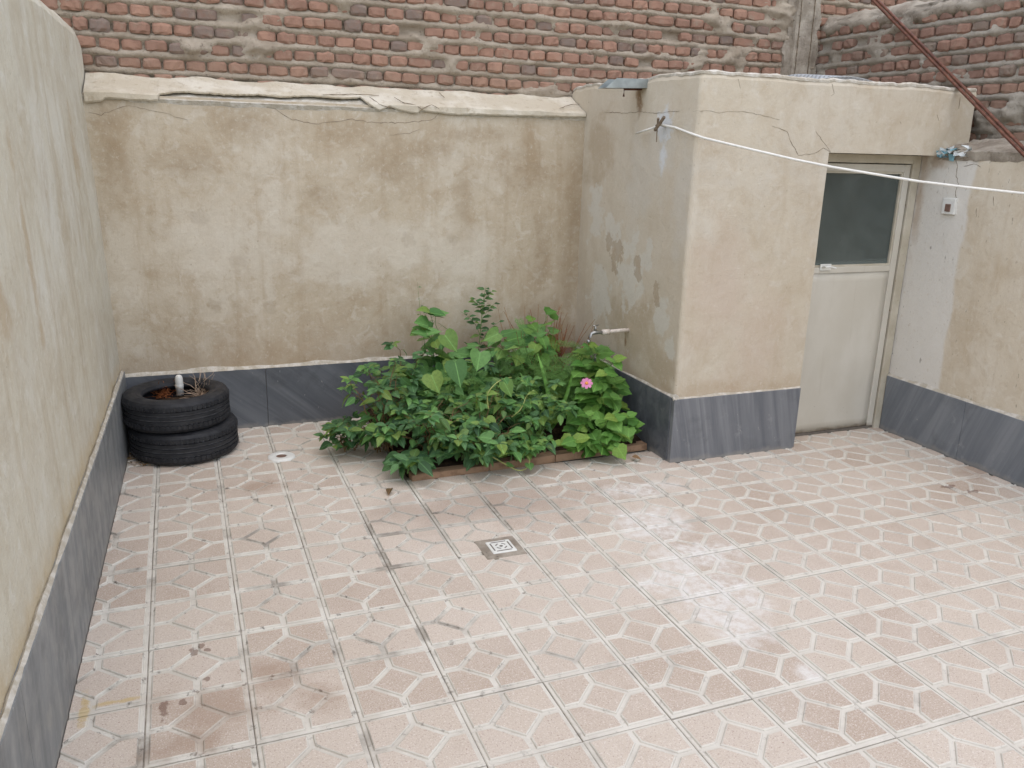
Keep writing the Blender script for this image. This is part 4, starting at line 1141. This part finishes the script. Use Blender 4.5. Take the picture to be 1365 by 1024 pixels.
# ------------------------------------------------------------------ tap
r0 = on_x(838, 440, XH)
tp = empty('water_tap', (XH, r0.y, r0.z)); tag(tp, 'small chrome water tap on a white pipe sticking out of the outhouse', 'tap')
yt, zt = r0.y, r0.z
rel(MB().tube([(XH + 0.03, yt, zt), (XH - 0.06, yt, zt), (XH - 0.145, yt, zt - 0.004)], 0.011, 14).build('pipe', M['pipe_white'], smooth=True), tp)
rel(MB().tube([(XH - 0.130, yt, zt - 0.003), (XH - 0.178, yt, zt - 0.005)], 0.0165, 14).build('coupling', M['pipe_white'], smooth=True), tp)
w = MB().tube([(XH - 0.172, yt, zt - 0.005), (XH - 0.20, yt, zt - 0.004), (XH - 0.225, yt, zt - 0.002), (XH - 0.245, yt, zt - 0.008), (XH - 0.258, yt, zt - 0.028), (XH - 0.262, yt, zt - 0.052)], [0.010, 0.010, 0.013, 0.010, 0.0085, 0.0095], 12)
w.lathe([(0.0095, -0.012), (0.0115, -0.010), (0.0115, 0.006), (0.0, 0.006)], 12, (XH - 0.263, yt, zt - 0.05))
rel(w.build('spout', M['chrome'], smooth=True), tp)
w = MB().tube([(XH - 0.222, yt, zt + 0.004), (XH - 0.222, yt, zt + 0.036)], [0.009, 0.0055], 10)
w.tube([(XH - 0.242, yt - 0.006, zt + 0.040), (XH - 0.222, yt, zt + 0.037), (XH - 0.202, yt + 0.006, zt + 0.040)], 0.0042, 8)
rel(w.build('handle', M['chrome'], smooth=True), tp)

# ------------------------------------------------------------------ planting bed
XB0, XB1, YF = 1.22, XH - 0.016, -0.285
w = thick_grid(lambda u, v: (u, v, 0.040 + 0.05 * math.exp(-((u - 1.95) ** 2) / 0.3) * max(0, (v + 0.29)) + 0.02 * fbm(u * 6, v * 6, 3)), lambda u, v: (0, 0, 1), frange(XB0, XB1, 0.04), frange(YF + 0.03, YB - 0.004, 0.04), 0.06)
o = w.build('soil', M['soil'], smooth=True); tag(o, 'dark earth of the planting bed in the corner', 'soil', kind='structure')
pb = empty('planter_border', (1.95, YF, 0)); tag(pb, 'low border of brown bricks along the front of the planting bed', 'planter border')
def edging(a, b, par):
    L = (Vector(b) - Vector(a)).length; d = (Vector(b) - Vector(a)).normalized(); n = Vector((-d.y, d.x, 0))
    s_ = 0.0
    while s_ < L - 0.05:
        l = min(0.40 + random.uniform(-.05, .05), L - s_)
        h = 0.042 + random.uniform(-.005, .005)
        q = Vector(a) + d * s_
        w = MB().bevbox((0, -0.045, 0.0), (l - 0.003, 0.02, h), 0.006)
        w.v = [tuple(q + d * x + n * (y + random.uniform(-.002, .002)) + Vector((0, 0, z + random.uniform(-.002, .002)))) for x, y, z in w.v]
        rel(w.build('brick', M['edging']), par); s_ += l
edging((XB0, YF - 0.015, 0.003), (XB1 - 0.005, YF + 0.045, 0.003), pb)
edging((XB0 + 0.05, YB - 0.01, 0.003), (XB0 + 0.05, YF + 0.08, 0.003), pb)

# loose bricks stacked in the corner beside the tap
for k, (dx, dy, z, rz, lab) in enumerate(((0.0, 0.0, 0.10, 0.1, 'reddish loose brick at the bottom of the pile below the tap'), (0.015, 0.01, 0.24, -0.08, 'greyish loose brick in the middle of the pile below the tap'), (-0.01, 0.02, 0.38, 0.16, 'dark red loose brick on top of the pile below the tap'))):
    w = MB().bevbox((-0.10, -0.05, -0.0), (0.10, 0.05, 0.135 if k < 2 else 0.06), 0.008)
    w.v = [tuple(Vector(v) + Vector((random.uniform(-.003, .003),) * 3)) for v in w.v]
    o = w.build('loose_brick', M['brick'] if k != 1 else M['mortar'])
    o.location = (2.50 + dx, 0.685 + dy, z - 0.03); o.rotation_euler = (0, 0, rz)
    tag(o, lab, 'brick', 'bricks piled below the tap')
c0 = on_y(790, 473, 0.50)
cp = empty('plastic_cup', (c0.x, c0.y, c0.z - 0.05)); tag(cp, 'dusty purple tinted plastic cup tipped over below the tap', 'cup')
ax_ = Matrix.Translation(c0) @ Matrix.Rotation(R(70), 4, 'Y') @ Matrix.Rotation(R(20), 4, 'X')
w = MB().lathe([(0.0, -0.045), (0.034, -0.045), (0.036, -0.042), (0.046, 0.045), (0.0475, 0.047), (0.045, 0.047), (0.034, -0.038), (0.0, -0.038)], 24)
w.v = [tuple(ax_ @ Vector(v)) for v in w.v]; rel(w.build('bowl', M['cup'], smooth=True), cp)
w = MB().tube([(0.040, 0, 0.03), (0.070, 0, 0.025), (0.074, 0, -0.005), (0.062, 0, -0.028), (0.036, 0, -0.03)], 0.005, 8)
w.v = [tuple(ax_ @ Matrix.Rotation(2.6, 4, 'Z') @ Vector(v)) for v in w.v]; rel(w.build('handle', M['cup_red'], smooth=True), cp)

# ------------------------------------------------------------------ plants
def leaf_mesh(name, mat, out, mid, fold, droop, curl=0.0, seed=0):
    """unit leaf along +Y; out = half outline, mid = matching points on the midrib"""
    rr = random.Random(seed)
    vs_, fs_ = [], []
    n = len(out)
    def z(x, y): return fold * abs(x) - droop * max(0, y) ** 2 + curl * x * x + 0.02 * math.sin(y * 9 + seed) * abs(x) * 2
    for i in range(n):
        x, y = out[i]; my = mid[i]
        k = 1 + rr.uniform(-.06, .06)
        for sx in (-1, -0.5, 0, 0.5, 1):
            px, py = x * sx * k, my + (y - my) * abs(sx)
            vs_.append((px, py, z(px, py)))
    for i in range(n - 1):
        for k in range(4):
            fs_.append((i * 5 + k, i * 5 + k + 1, i * 5 + k + 6, i * 5 + k + 5))
    return MB().add(vs_, fs_).mesh(name, mat, smooth=True)
OV = [(0.004, 0), (0.13, 0.07), (0.25, 0.21), (0.305, 0.38), (0.28, 0.55), (0.195, 0.73), (0.09, 0.89), (0.003, 1.0)]
OVM = [p[1] * 0.96 + 0.02 for p in OV]; OVM[0] = 0; OVM[-1] = 1
HT = [(0.01, -0.02), (0.16, -0.15), (0.36, -0.14), (0.49, 0.04), (0.50, 0.24), (0.40, 0.48), (0.22, 0.72), (0.07, 0.90), (0.003, 1.0)]
HTM = [0.0, 0.01, 0.03, 0.10, 0.27, 0.50, 0.74, 0.91, 1.0]
LB = [(0.01, -0.02), (0.20, -0.17), (0.44, -0.10), (0.50, 0.08), (0.58, 0.22), (0.47, 0.42), (0.40, 0.62), (0.20, 0.78), (0.10, 0.92), (0.003, 1.0)]
LBM = [0.0, 0.01, 0.04, 0.13, 0.27, 0.45, 0.63, 0.79, 0.92, 1.0]
ST = [(0.02, 0), (0.030, 0.15), (0.036, 0.4), (0.032, 0.65), (0.02, 0.85), (0.002, 1.0)]
STM = [p[1] for p in ST]
def feather_mesh(mat, seed):
    rr = random.Random(seed); mb = MB()
    def strip(a, b, w0):
        a, b = Vector(a), Vector(b); d = (b - a).normalized(); s_ = Vector((-d.y, d.x, 0)) * w0
        mb.add([a - s_, a + s_, b], [(0, 1, 2)])
    strip((0, 0, 0), (0, 1, -0.12), 0.014)
    for k in range(9):
        y = 0.12 + 0.09 * k; L = 0.42 * (1 - 0.6 * abs(y - 0.4)) * rr.uniform(.8, 1.1); z = -0.12 * y * y
        for sx in (-1, 1):
            e = (sx * L * 0.8, y + L * 0.55, z + rr.uniform(-.03, .05)); strip((0, y, z), e, 0.013)
            for q in (0.4, 0.7):
                b = Vector((0, y, z)).lerp(Vector(e), q)
                strip(b, b + Vector((sx * L * 0.12, L * 0.34, rr.uniform(-.02, .04))), 0.011)
                strip(b, b + Vector((sx * L * 0.34, L * 0.02, rr.uniform(-.02, .04))), 0.011)
    return mb.mesh('leaf', mat)
def variants(mat, out, mid, n, s0, fold=(0.1, 0.45), droop=(0.05, 0.4)):
    rr = random.Random(s0)
    return [leaf_mesh('leaf', mat, out, mid, rr.uniform(*fold), rr.uniform(*droop), rr.uniform(-.3, .3), s0 + i) for i in range(n)]
LV = {
    'ovate': variants(M['leaf_dark'], OV, OVM, 6, 11),
    'ovate_mid': variants(M['leaf_mid'], OV, OVM, 5, 51),
    'heart': variants(M['leaf_mid'], HT, HTM, 5, 101, (0.05, 0.25), (0.05, 0.25)),
    'heart_bright': variants(M['leaf_bright'], LB, LBM, 6, 201, (0.05, 0.3), (0.1, 0.35)),
    'strap': variants(M['leaf_bright'], ST, STM, 3, 301, (0.2, 0.5), (0.35, 0.6)),
    'feather': [feather_mesh(M['leaf_feather'], 401 + i) for i in range(4)],
    'dry': variants(M['leaf_dry'], OV, OVM, 3, 501, (0.3, 1.2), (0.3, 0.9)),
}
def in_bounds(p, zmin=0.012):
    if p.z < zmin: return False
    if p.y > 0.755: return False
    if p.x > XH - 0.03 and p.y > YH: return False
    if p.x < -0.1: return False
    return True
def put_leaf(parent, base, d, up, size, kind, rr):
    d = d.normalized()
    n = (up - d * up.dot(d))
    if n.length < 1e-3: n = Vector((0, 0, 1)).cross(d).cross(d)
    n.normalize(); x = d.cross(n).normalized()
    tip = base + d * size
    if not (in_bounds(base) and in_bounds(tip) and in_bounds(base + d * size * .5 + x * size * .3) and in_bounds(base + d * size * .5 - x * size * .3)): return None
    wd = size * rr.uniform(0.85, 1.15)
    m = Matrix(((x.x * wd, d.x * size, n.x * size, base.x), (x.y * wd, d.y * size, n.y * size, base.y), (x.z * wd, d.z * size, n.z * size, base.z), (0, 0, 0, 1)))
    o = link('leaf', rr.choice(LV[rr.choice(kind) if isinstance(kind, tuple) else kind]), parent)
    o.matrix_basis = Matrix.Translation(-Vector(parent.location)) @ m
    return o
def bend(a, b, lift, k=6, rr=random, wob=0.01):
    a, b = Vector(a), Vector(b); c = Vector((a.x * 0.75 + b.x * 0.25, a.y * 0.75 + b.y * 0.25, a.z * 0.3 + b.z * 0.7 + lift))
    return [a * (1 - t) ** 2 + c * 2 * t * (1 - t) + b * t * t + Vector((rr.gauss(0, wob), rr.gauss(0, wob), 0)) * (1 if 0 < t < 1 else 0) for t in [i / k for i in range(k + 1)]]
FACE = Vector((-0.25, -0.75, 0))          # the open side of the bed, towards which the leaves lean for light
def bush(name, label, base, r, h, stems, nodes, size, kind, stem_mat, seed, group=None, rosette=6, lean=0.5, spread=None, limit=300, low=0.22, cat='plant'):
    rr = random.Random(seed)
    t = empty(name, (base[0], base[1], base[2] if len(base) > 2 else 0.04))
    tag(t, label, cat, group)
    b0 = Vector(t.location)
    w = MB(); cnt = 0
    spread = spread or (r, r)
    for s_ in range(stems):
        a = 6.283 * (s_ / stems) + rr.uniform(-.4, .4); q = math.sqrt(rr.uniform(0.02, 1.0))
        top = b0 + Vector((spread[0] * q * math.cos(a), spread[1] * q * math.sin(a), h * (1 - 0.62 * q ** 2) * rr.uniform(0.62, 1.2)))
        st = b0 + Vector((rr.uniform(-.05, .05), rr.uniform(-.05, .05), -0.01))
        top.y = min(top.y, 0.70); top.x = min(top.x, XH - 0.07)
        pts = bend(st, top, 0.03, 7, rr)
        w.tube(pts, [0.0042 * (1 - 0.09 * k) for k in range(len(pts))], 5)
        for k in range(nodes):
            tt = low + (1 - low) * (k + rr.uniform(0, .6)) / nodes
            tt = min(tt, 0.98)
            i = int(tt * 7); f = tt * 7 - i
            p = pts[i].lerp(pts[min(i + 1, 7)], f)
            ang = 2.4 * k + s_ * 1.3 + rr.uniform(-.4, .4)
            out = Vector((math.cos(ang), math.sin(ang), 0))
            away = (top - b0); away.z = 0
            dirv = (out + away * 1.2 / max(r, .05) * 0.5 + FACE * lean * 0.4 + Vector((0, 0, rr.uniform(-0.35, 0.35)))).normalized()
            pet = p + dirv * size * rr.uniform(0.25, 0.6) + Vector((0, 0, 0.01))
            up = Vector((0, 0, 1)) + FACE * lean + Vector((rr.gauss(0, .55), rr.gauss(0, .55), 0))
            sz = size * rr.choice((0.5, 0.7, 0.85, 1.0, 1.2)) * rr.uniform(0.85, 1.1)
            if cnt < limit and put_leaf(t, pet, dirv + Vector((0, 0, rr.uniform(-.85, .2))), up, sz, kind, rr):
                w.tube([p, p.lerp(pet, .5) + Vector((0, 0, .004)), pet], 0.0012, 4, cap=False); cnt += 1
        for k in range(rosette):
            ang = 6.283 * k / max(1, rosette) + rr.uniform(-.3, .3)
            dirv = Vector((math.cos(ang), math.sin(ang), rr.uniform(-0.1, 0.45))) + FACE * 0.25
            if cnt < limit and put_leaf(t, pts[-1] + dirv.normalized() * 0.006, dirv, Vector((0, 0, 1)) + FACE * lean * 0.7, size * rr.uniform(0.5, 0.95), kind, rr): cnt += 1
    rel(w.build('stem', stem_mat), t)
    return t, cnt
total = 0
G1 = 'dark leafy bushes of the bed'
def B(*a, **k):
    global total
    t_, n_ = bush(*a, **k); total += n_; return t_
B('leafy_bush', 'dark green pointed-leaf bush leaning over the left end of the bed', (1.17, 0.10), 0.27, 0.46, 18, 10, 0.078, ('ovate', 'ovate', 'ovate_mid'), M['stem_red'], 1, G1, 7)
B('leafy_bush', 'dark green pointed-leaf bush against the marble at the back left of the bed', (1.38, 0.42), 0.24, 0.50, 13, 9, 0.076, 'ovate', M['stem_red'], 2, G1, 6)
B('leafy_bush', 'dense dark bush spilling over the left half of the brick border', (1.40, -0.14), 0.30, 0.38, 21, 10, 0.073, ('ovate', 'ovate', 'ovate_mid'), M['stem_red'], 3, G1, 7)
B('leafy_bush', 'dense grey-green bush over the middle of the brick border', (1.68, -0.20), 0.30, 0.38, 21, 10, 0.070, ('ovate', 'ovate_mid', 'ovate', 'heart'), M['stem_red'], 4, G1, 7)
B('leafy_bush', 'smaller-leaved dark bush beside the cascading round leaves', (1.96, -0.16), 0.26, 0.40, 18, 10, 0.061, ('ovate_mid', 'ovate'), M['stem_green'], 5, G1, 6)
B('leafy_bush', 'leafy bush in the middle of the bed below the large heart leaf', (1.66, 0.16), 0.26, 0.46, 15, 9, 0.070, ('ovate_mid', 'heart'), M['stem_green'], 6, G1, 6)
B('leafy_bush', 'bush at the back of the bed between heart leaves and feathery foliage', (1.96, 0.20), 0.24, 0.46, 13, 8, 0.070, 'ovate', M['stem_green'], 16, G1, 6)
B('leafy_bush', 'low overhanging bush whose leaves hang down over the border onto the tiles', (1.60, -0.30, 0.06), 0.2, 0.17, 13, 8, 0.072, 'ovate', M['stem_green'], 20, G1, 6, spread=(0.28, 0.16))
B('leafy_bush', 'small overhanging bush drooping over the border next to the pale tendril', (1.82, -0.31, 0.06), 0.2, 0.16, 10, 8, 0.068, 'ovate_mid', M['stem_green'], 21, G1, 6, spread=(0.20, 0.15))
B('low_seedling', 'small low rosette of pointed leaves outside the brick border corner', (1.22, -0.31, 0.05), 0.09, 0.08, 6, 3, 0.105, 'ovate', M['stem_green'], 7, None, 6, low=0.5)
B('trailing_shoot', 'dark leafy shoot lying on the tiles left of the bed', (1.00, 0.20, 0.03), 0.18, 0.13, 11, 6, 0.070, 'ovate', M['stem_red'], 8, None, 5, low=0.3)
B('heart_leaf_vine', 'tall mound of broad heart-shaped leaves at the back of the bed', (1.60, 0.48), 0.26, 0.58, 17, 6, 0.105, 'heart', M['stem_green'], 9, 'heart-leaved vines', 2, lean=0.7, low=0.35)
hv = B('heart_leaf_vine', 'scattered heart leaves climbing below the tall thin weed', (1.92, 0.40), 0.26, 0.58, 14, 6, 0.095, 'heart', M['stem_green'], 10, 'heart-leaved vines', 1, lean=0.7, low=0.4)
B('round_leaf_vine', 'bright round-leaved vine with the pink flower above it', (2.42, -0.04), 0.24, 0.50, 20, 7, 0.088, 'heart_bright', M['stem_green'], 12, 'round-leaved vines', 2, lean=0.7, low=0.2)
B('round_leaf_vine', 'bright round leaves cascading over the brick border onto the tiles', (2.32, -0.27), 0.22, 0.22, 15, 5, 0.086, 'heart_bright', M['stem_green'], 13, 'round-leaved vines', 2, lean=0.7, spread=(0.26, 0.17), low=0.2)
B('round_leaf_vine', 'bright round leaves pressed against the outhouse plinth', (2.46, 0.22), 0.20, 0.50, 13, 6, 0.09, 'heart_bright', M['stem_green'], 14, 'round-leaved vines', 2, lean=0.7)
B('heart_leaf_vine', 'few heart leaves among the dead stalks by the tap', (2.28, 0.50), 0.24, 0.62, 11, 4, 0.095, ('heart', 'heart_bright'), M['stem_green'], 15, 'heart-leaved vines', 1, lean=0.8, low=0.5)
B('feathery_plant', 'feathery fine-leaved plant in the middle of the bed', (2.14, 0.26), 0.24, 0.58, 20, 9, 0.12, 'feather', M['stem_green'], 17, 'feathery plants', 5, low=0.3)
B('feathery_plant', 'feathery fine-leaved plant low under the large heart leaf', (1.62, 0.10), 0.18, 0.42, 10, 7, 0.10, 'feather', M['stem_green'], 19, 'feathery plants', 5, low=0.4)
cos_t = B('feathery_plant', 'feathery fine-leaved plant with one pink flower beside the outhouse', (2.42, 0.14), 0.17, 0.46, 12, 7, 0.10, 'feather', M['stem_green'], 18, 'feathery plants', 5, low=0.35)
# the large heart leaf that faces the yard
rr = random.Random(3)
for (px_, py_, yy, sz, tw) in ((607, 484, -0.10, 0.135, 0.0), (672, 510, -0.2, 0.09, 0.3), (640, 470, 0.05, 0.11, -0.4), (593, 447, 0.3, 0.12, 0.5), (575, 500, 0.02, 0.11, 0.2)):
    hb_ = on_y(px_, py_, yy)
    put_leaf(hv, hb_, Vector((0.1 + tw, -0.45, -0.85)), Vector((0, -1, 0.55)), sz, 'heart', rr)
    rel(MB().tube(bend((hb_.x, hb_.y + 0.14, 0.1), hb_, 0.05, 6, rr, 0.003), 0.0018, 4).build('petiole', M['stem_green']), hv)
# its flower
fc = on_y(782, 511, -0.20)
fl = MB()
nrm = (CAM - fc).normalized() * 0.8 + Vector((0, 0, 0.5)); nrm.normalize()
xa = nrm.cross(Vector((0, 0, 1))).normalized(); ya = nrm.cross(xa)
pet = MB()
for k in range(8):
    q = 6.283 * k / 8
    d = xa * math.cos(q) + ya * math.sin(q); s_ = nrm.cross(d)
    rows = [(0.006, 0.004, 0.0), (0.016, 0.007, 0.003), (0.026, 0.0095, 0.003), (0.034, 0.006, 0.0)]
    vs_ = []
    for rr_, hw, up_ in rows: vs_ += [fc + d * rr_ + s_ * hw + nrm * up_, fc + d * rr_ + nrm * (up_ - 0.0015), fc + d * rr_ - s_ * hw + nrm * up_]
    p1 = MB().add(vs_, [(i * 3 + j, i * 3 + j + 1, i * 3 + j + 4, i * 3 + j + 3) for i in range(3) for j in range(2)])
    rel(p1.build('petal', M['petal'], smooth=True), cos_t)
ey = MB()
for k in range(3):
    pass
ring = []
rows = [(0.0100, 0.0), (0.009, 0.005), (0.005, 0.0085)]
for r_, up_ in rows: ring += [fc + (xa * math.cos(6.283 * j / 10) + ya * math.sin(6.283 * j / 10)) * r_ + nrm * up_ for j in range(10)]
ring.append(fc + nrm * 0.0095)
ey.add(ring, [(i * 10 + j, i * 10 + (j + 1) % 10, (i + 1) * 10 + (j + 1) % 10, (i + 1) * 10 + j) for i in range(2) for j in range(10)] + [(20 + j, 20 + (j + 1) % 10, 30) for j in range(10)])
rel(ey.build('flower_centre', M['flower_eye']), cos_t)
rel(MB().tube(bend((2.42, 0.14, 0.05), fc - nrm * 0.004, 0.06, 8), 0.002, 5).build('flower_stalk', M['stem_green']), cos_t)

# tall upright weed with small leaves
def weed(label, base, top, branches, size, seed, name='upright_weed', rad=0.004, kind='ovate', stem='stem_green'):
    rr = random.Random(seed)
    t = empty(name, base); tag(t, label, 'weed')
    w = MB(); pts = bend(base, top, 0.02, 10, rr, 0.004)
    w.tube(pts, [rad * (1 - 0.07 * k) for k in range(11)], 5)
    def dress(ps, lo, n, sz):
        for k in range(n):
            tt = lo + (1 - lo) * k / n; i = int(tt * (len(ps) - 1)); p = ps[i].lerp(ps[min(i + 1, len(ps) - 1)], tt * (len(ps) - 1) - i)
            a = 2.4 * k + rr.uniform(-.3, .3)
            d = Vector((math.cos(a), math.sin(a) * 0.8, rr.uniform(0.0, 0.5)))
            put_leaf(t, p + d * 0.006, d, Vector((0, 0, 1)) + FACE * 0.6, sz * rr.uniform(.7, 1.2) * (1.1 - .4 * tt), kind, rr)
    dress(pts, 0.4, branches[0], size)
    for (tt, L, a) in branches[1]:
        i = int(tt * 10); p = pts[i]
        e = p + Vector((math.cos(a) * L * 0.7, math.sin(a) * L * 0.3, L * 0.75))
        bp = bend(p, e, 0.0, 6, rr, 0.002); w.tube(bp, [rad * 0.5 * (1 - .1 * k) for k in range(7)], 4)
        dress(bp, 0.3, 9, size * 0.85)
    rel(w.build('stem', M[stem]), t); return t
tp_ = on_y(648, 382, 0.60)
weed('tall thin weed with small leaves standing above the other plants', (tp_.x - 0.06, 0.60, 0.05), tp_, (24, [(0.55, 0.20, 2.6), (0.62, 0.16, 0.5), (0.72, 0.12, 2.9), (0.8, 0.09, 0.3), (0.48, 0.22, 0.2)]), 0.062, 41)
tp_ = on_y(556, 376, 0.60)
weed('very thin bare weed stem with few tiny leaves beside the heart leaves', (tp_.x + 0.04, 0.58, 0.05), tp_, (9, [(0.66, 0.10, 0.3)]), 0.026, 42, rad=0.0018)
tp_ = on_y(545, 436, 0.50)
# strap leaf (a maize-like blade) in the middle
t = empty('grass_clump', (2.18, 0.06, 0.05)); tag(t, 'clump of long strap-shaped grass blades between bushes and round leaves', 'grass')
rr = random.Random(5)
for (dx, dy, dz, L) in ((-0.12, -0.35, 1.0, 0.40), (0.25, -0.5, 0.9, 0.36), (-0.35, -0.3, 0.85, 0.34), (0.1, 0.1, 1, 0.36)):
    put_leaf(t, Vector((2.18, 0.06, 0.06)), Vector((dx, dy, dz)), Vector((0, -1, 0.4)), L, 'strap', rr)
MB().tube([(0, 0, -0.01), (0, 0, 0.05), (-0.01, 0, 0.12)], 0.004, 5).build('stem', M['stem_green'], t)
# pale climbing tendrils
def vine(label, pts, leaves, seed, rad=0.0035):
    rr = random.Random(seed); t = empty('vine_tendril', pts[0]); tag(t, label, 'vine')
    sm = []
    n = len(pts); P_ = [Vector(p) for p in pts]
    for i in range(n - 1):
        a, b, c, d = P_[max(i - 1, 0)], P_[i], P_[i + 1], P_[min(i + 2, n - 1)]
        for k in range(5):
            q = k / 5; sm.append(0.5 * ((2 * b) + (c - a) * q + (2 * a - 5 * b + 4 * c - d) * q * q + (3 * b - a - 3 * c + d) * q ** 3))
    sm.append(P_[-1])
    rel(MB().tube(sm, [rad * (1 - 0.5 * i / len(sm)) for i in range(len(sm))], 6).build('stem', M['stem_pale'], smooth=True), t)
    for k in range(leaves):
        p = sm[int((k + 0.5) / leaves * (len(sm) - 1))]
        put_leaf(t, p, Vector((rr.gauss(0, 1), -1, rr.gauss(0, .3))), Vector((0, -.4, 1)), 0.05 * rr.uniform(.8, 1.3), 'heart', rr)
vine('pale yellow tendril arching through the dark leaves', [on_y(651, 545, -0.33), on_y(650, 526, -0.33), on_y(660, 512, -0.32), on_y(672, 505, -0.30), on_y(682, 503, -0.26)], 2, 1)
vine('pale yellow tendril curling out over the brick border', [on_y(655, 608, -0.36), on_y(672, 618, -0.39), on_y(690, 627, -0.42), on_y(702, 624, -0.43), on_y(706, 614, -0.42), on_y(703, 608, -0.41)], 2, 2)
vine('pale yellow tendril among the grey-green leaves', [on_y(682, 556, -0.33), on_y(692, 548, -0.35), on_y(698, 538, -0.35), on_y(702, 528, -0.34), on_y(712, 520, -0.33)], 3, 3)
# dead stalks in the back corner
dd = tangle((2.42, 0.60, 0.08), 0.16, 0.62, 110, 0.0036, 11, 0.32)
tag(dd.build('dead_stalks', M['dead_red']), 'thicket of dead reddish stalks in the corner beside the tap', 'dead stalks')
dd = tangle((2.34, 0.62, 0.06), 0.15, 0.70, 50, 0.003, 12, 0.26)
tag(dd.build('dead_stalks', M['dry']), 'thin straw-coloured dead stalks behind the heart leaves', 'dead stalks')
# fallen leaves
for (px, py, lab) in ((829, 607, 'curled dark brown leaf on the tiles at the right end of the border'), (842, 612, 'brown fallen leaf beside the outhouse plinth'), (521, 654, 'single dry leaf on the tiles in front of the bed corner'), (818, 598, 'dry leaf under the round leaves')):
    p = on_z(px, py, 0.012)
    o = link('fallen_leaf', random.choice(LV['dry'])); o.location = p + Vector((0, 0, 0.012)); o.scale = (0.06, 0.055, 0.03); o.rotation_euler = (0.1, 0.2, random.uniform(0, 6))
    tag(o, lab, 'leaf', 'fallen leaves')
print('bricks', n_back, n_right, 'leaves', total, 'objects', len(bpy.data.objects))
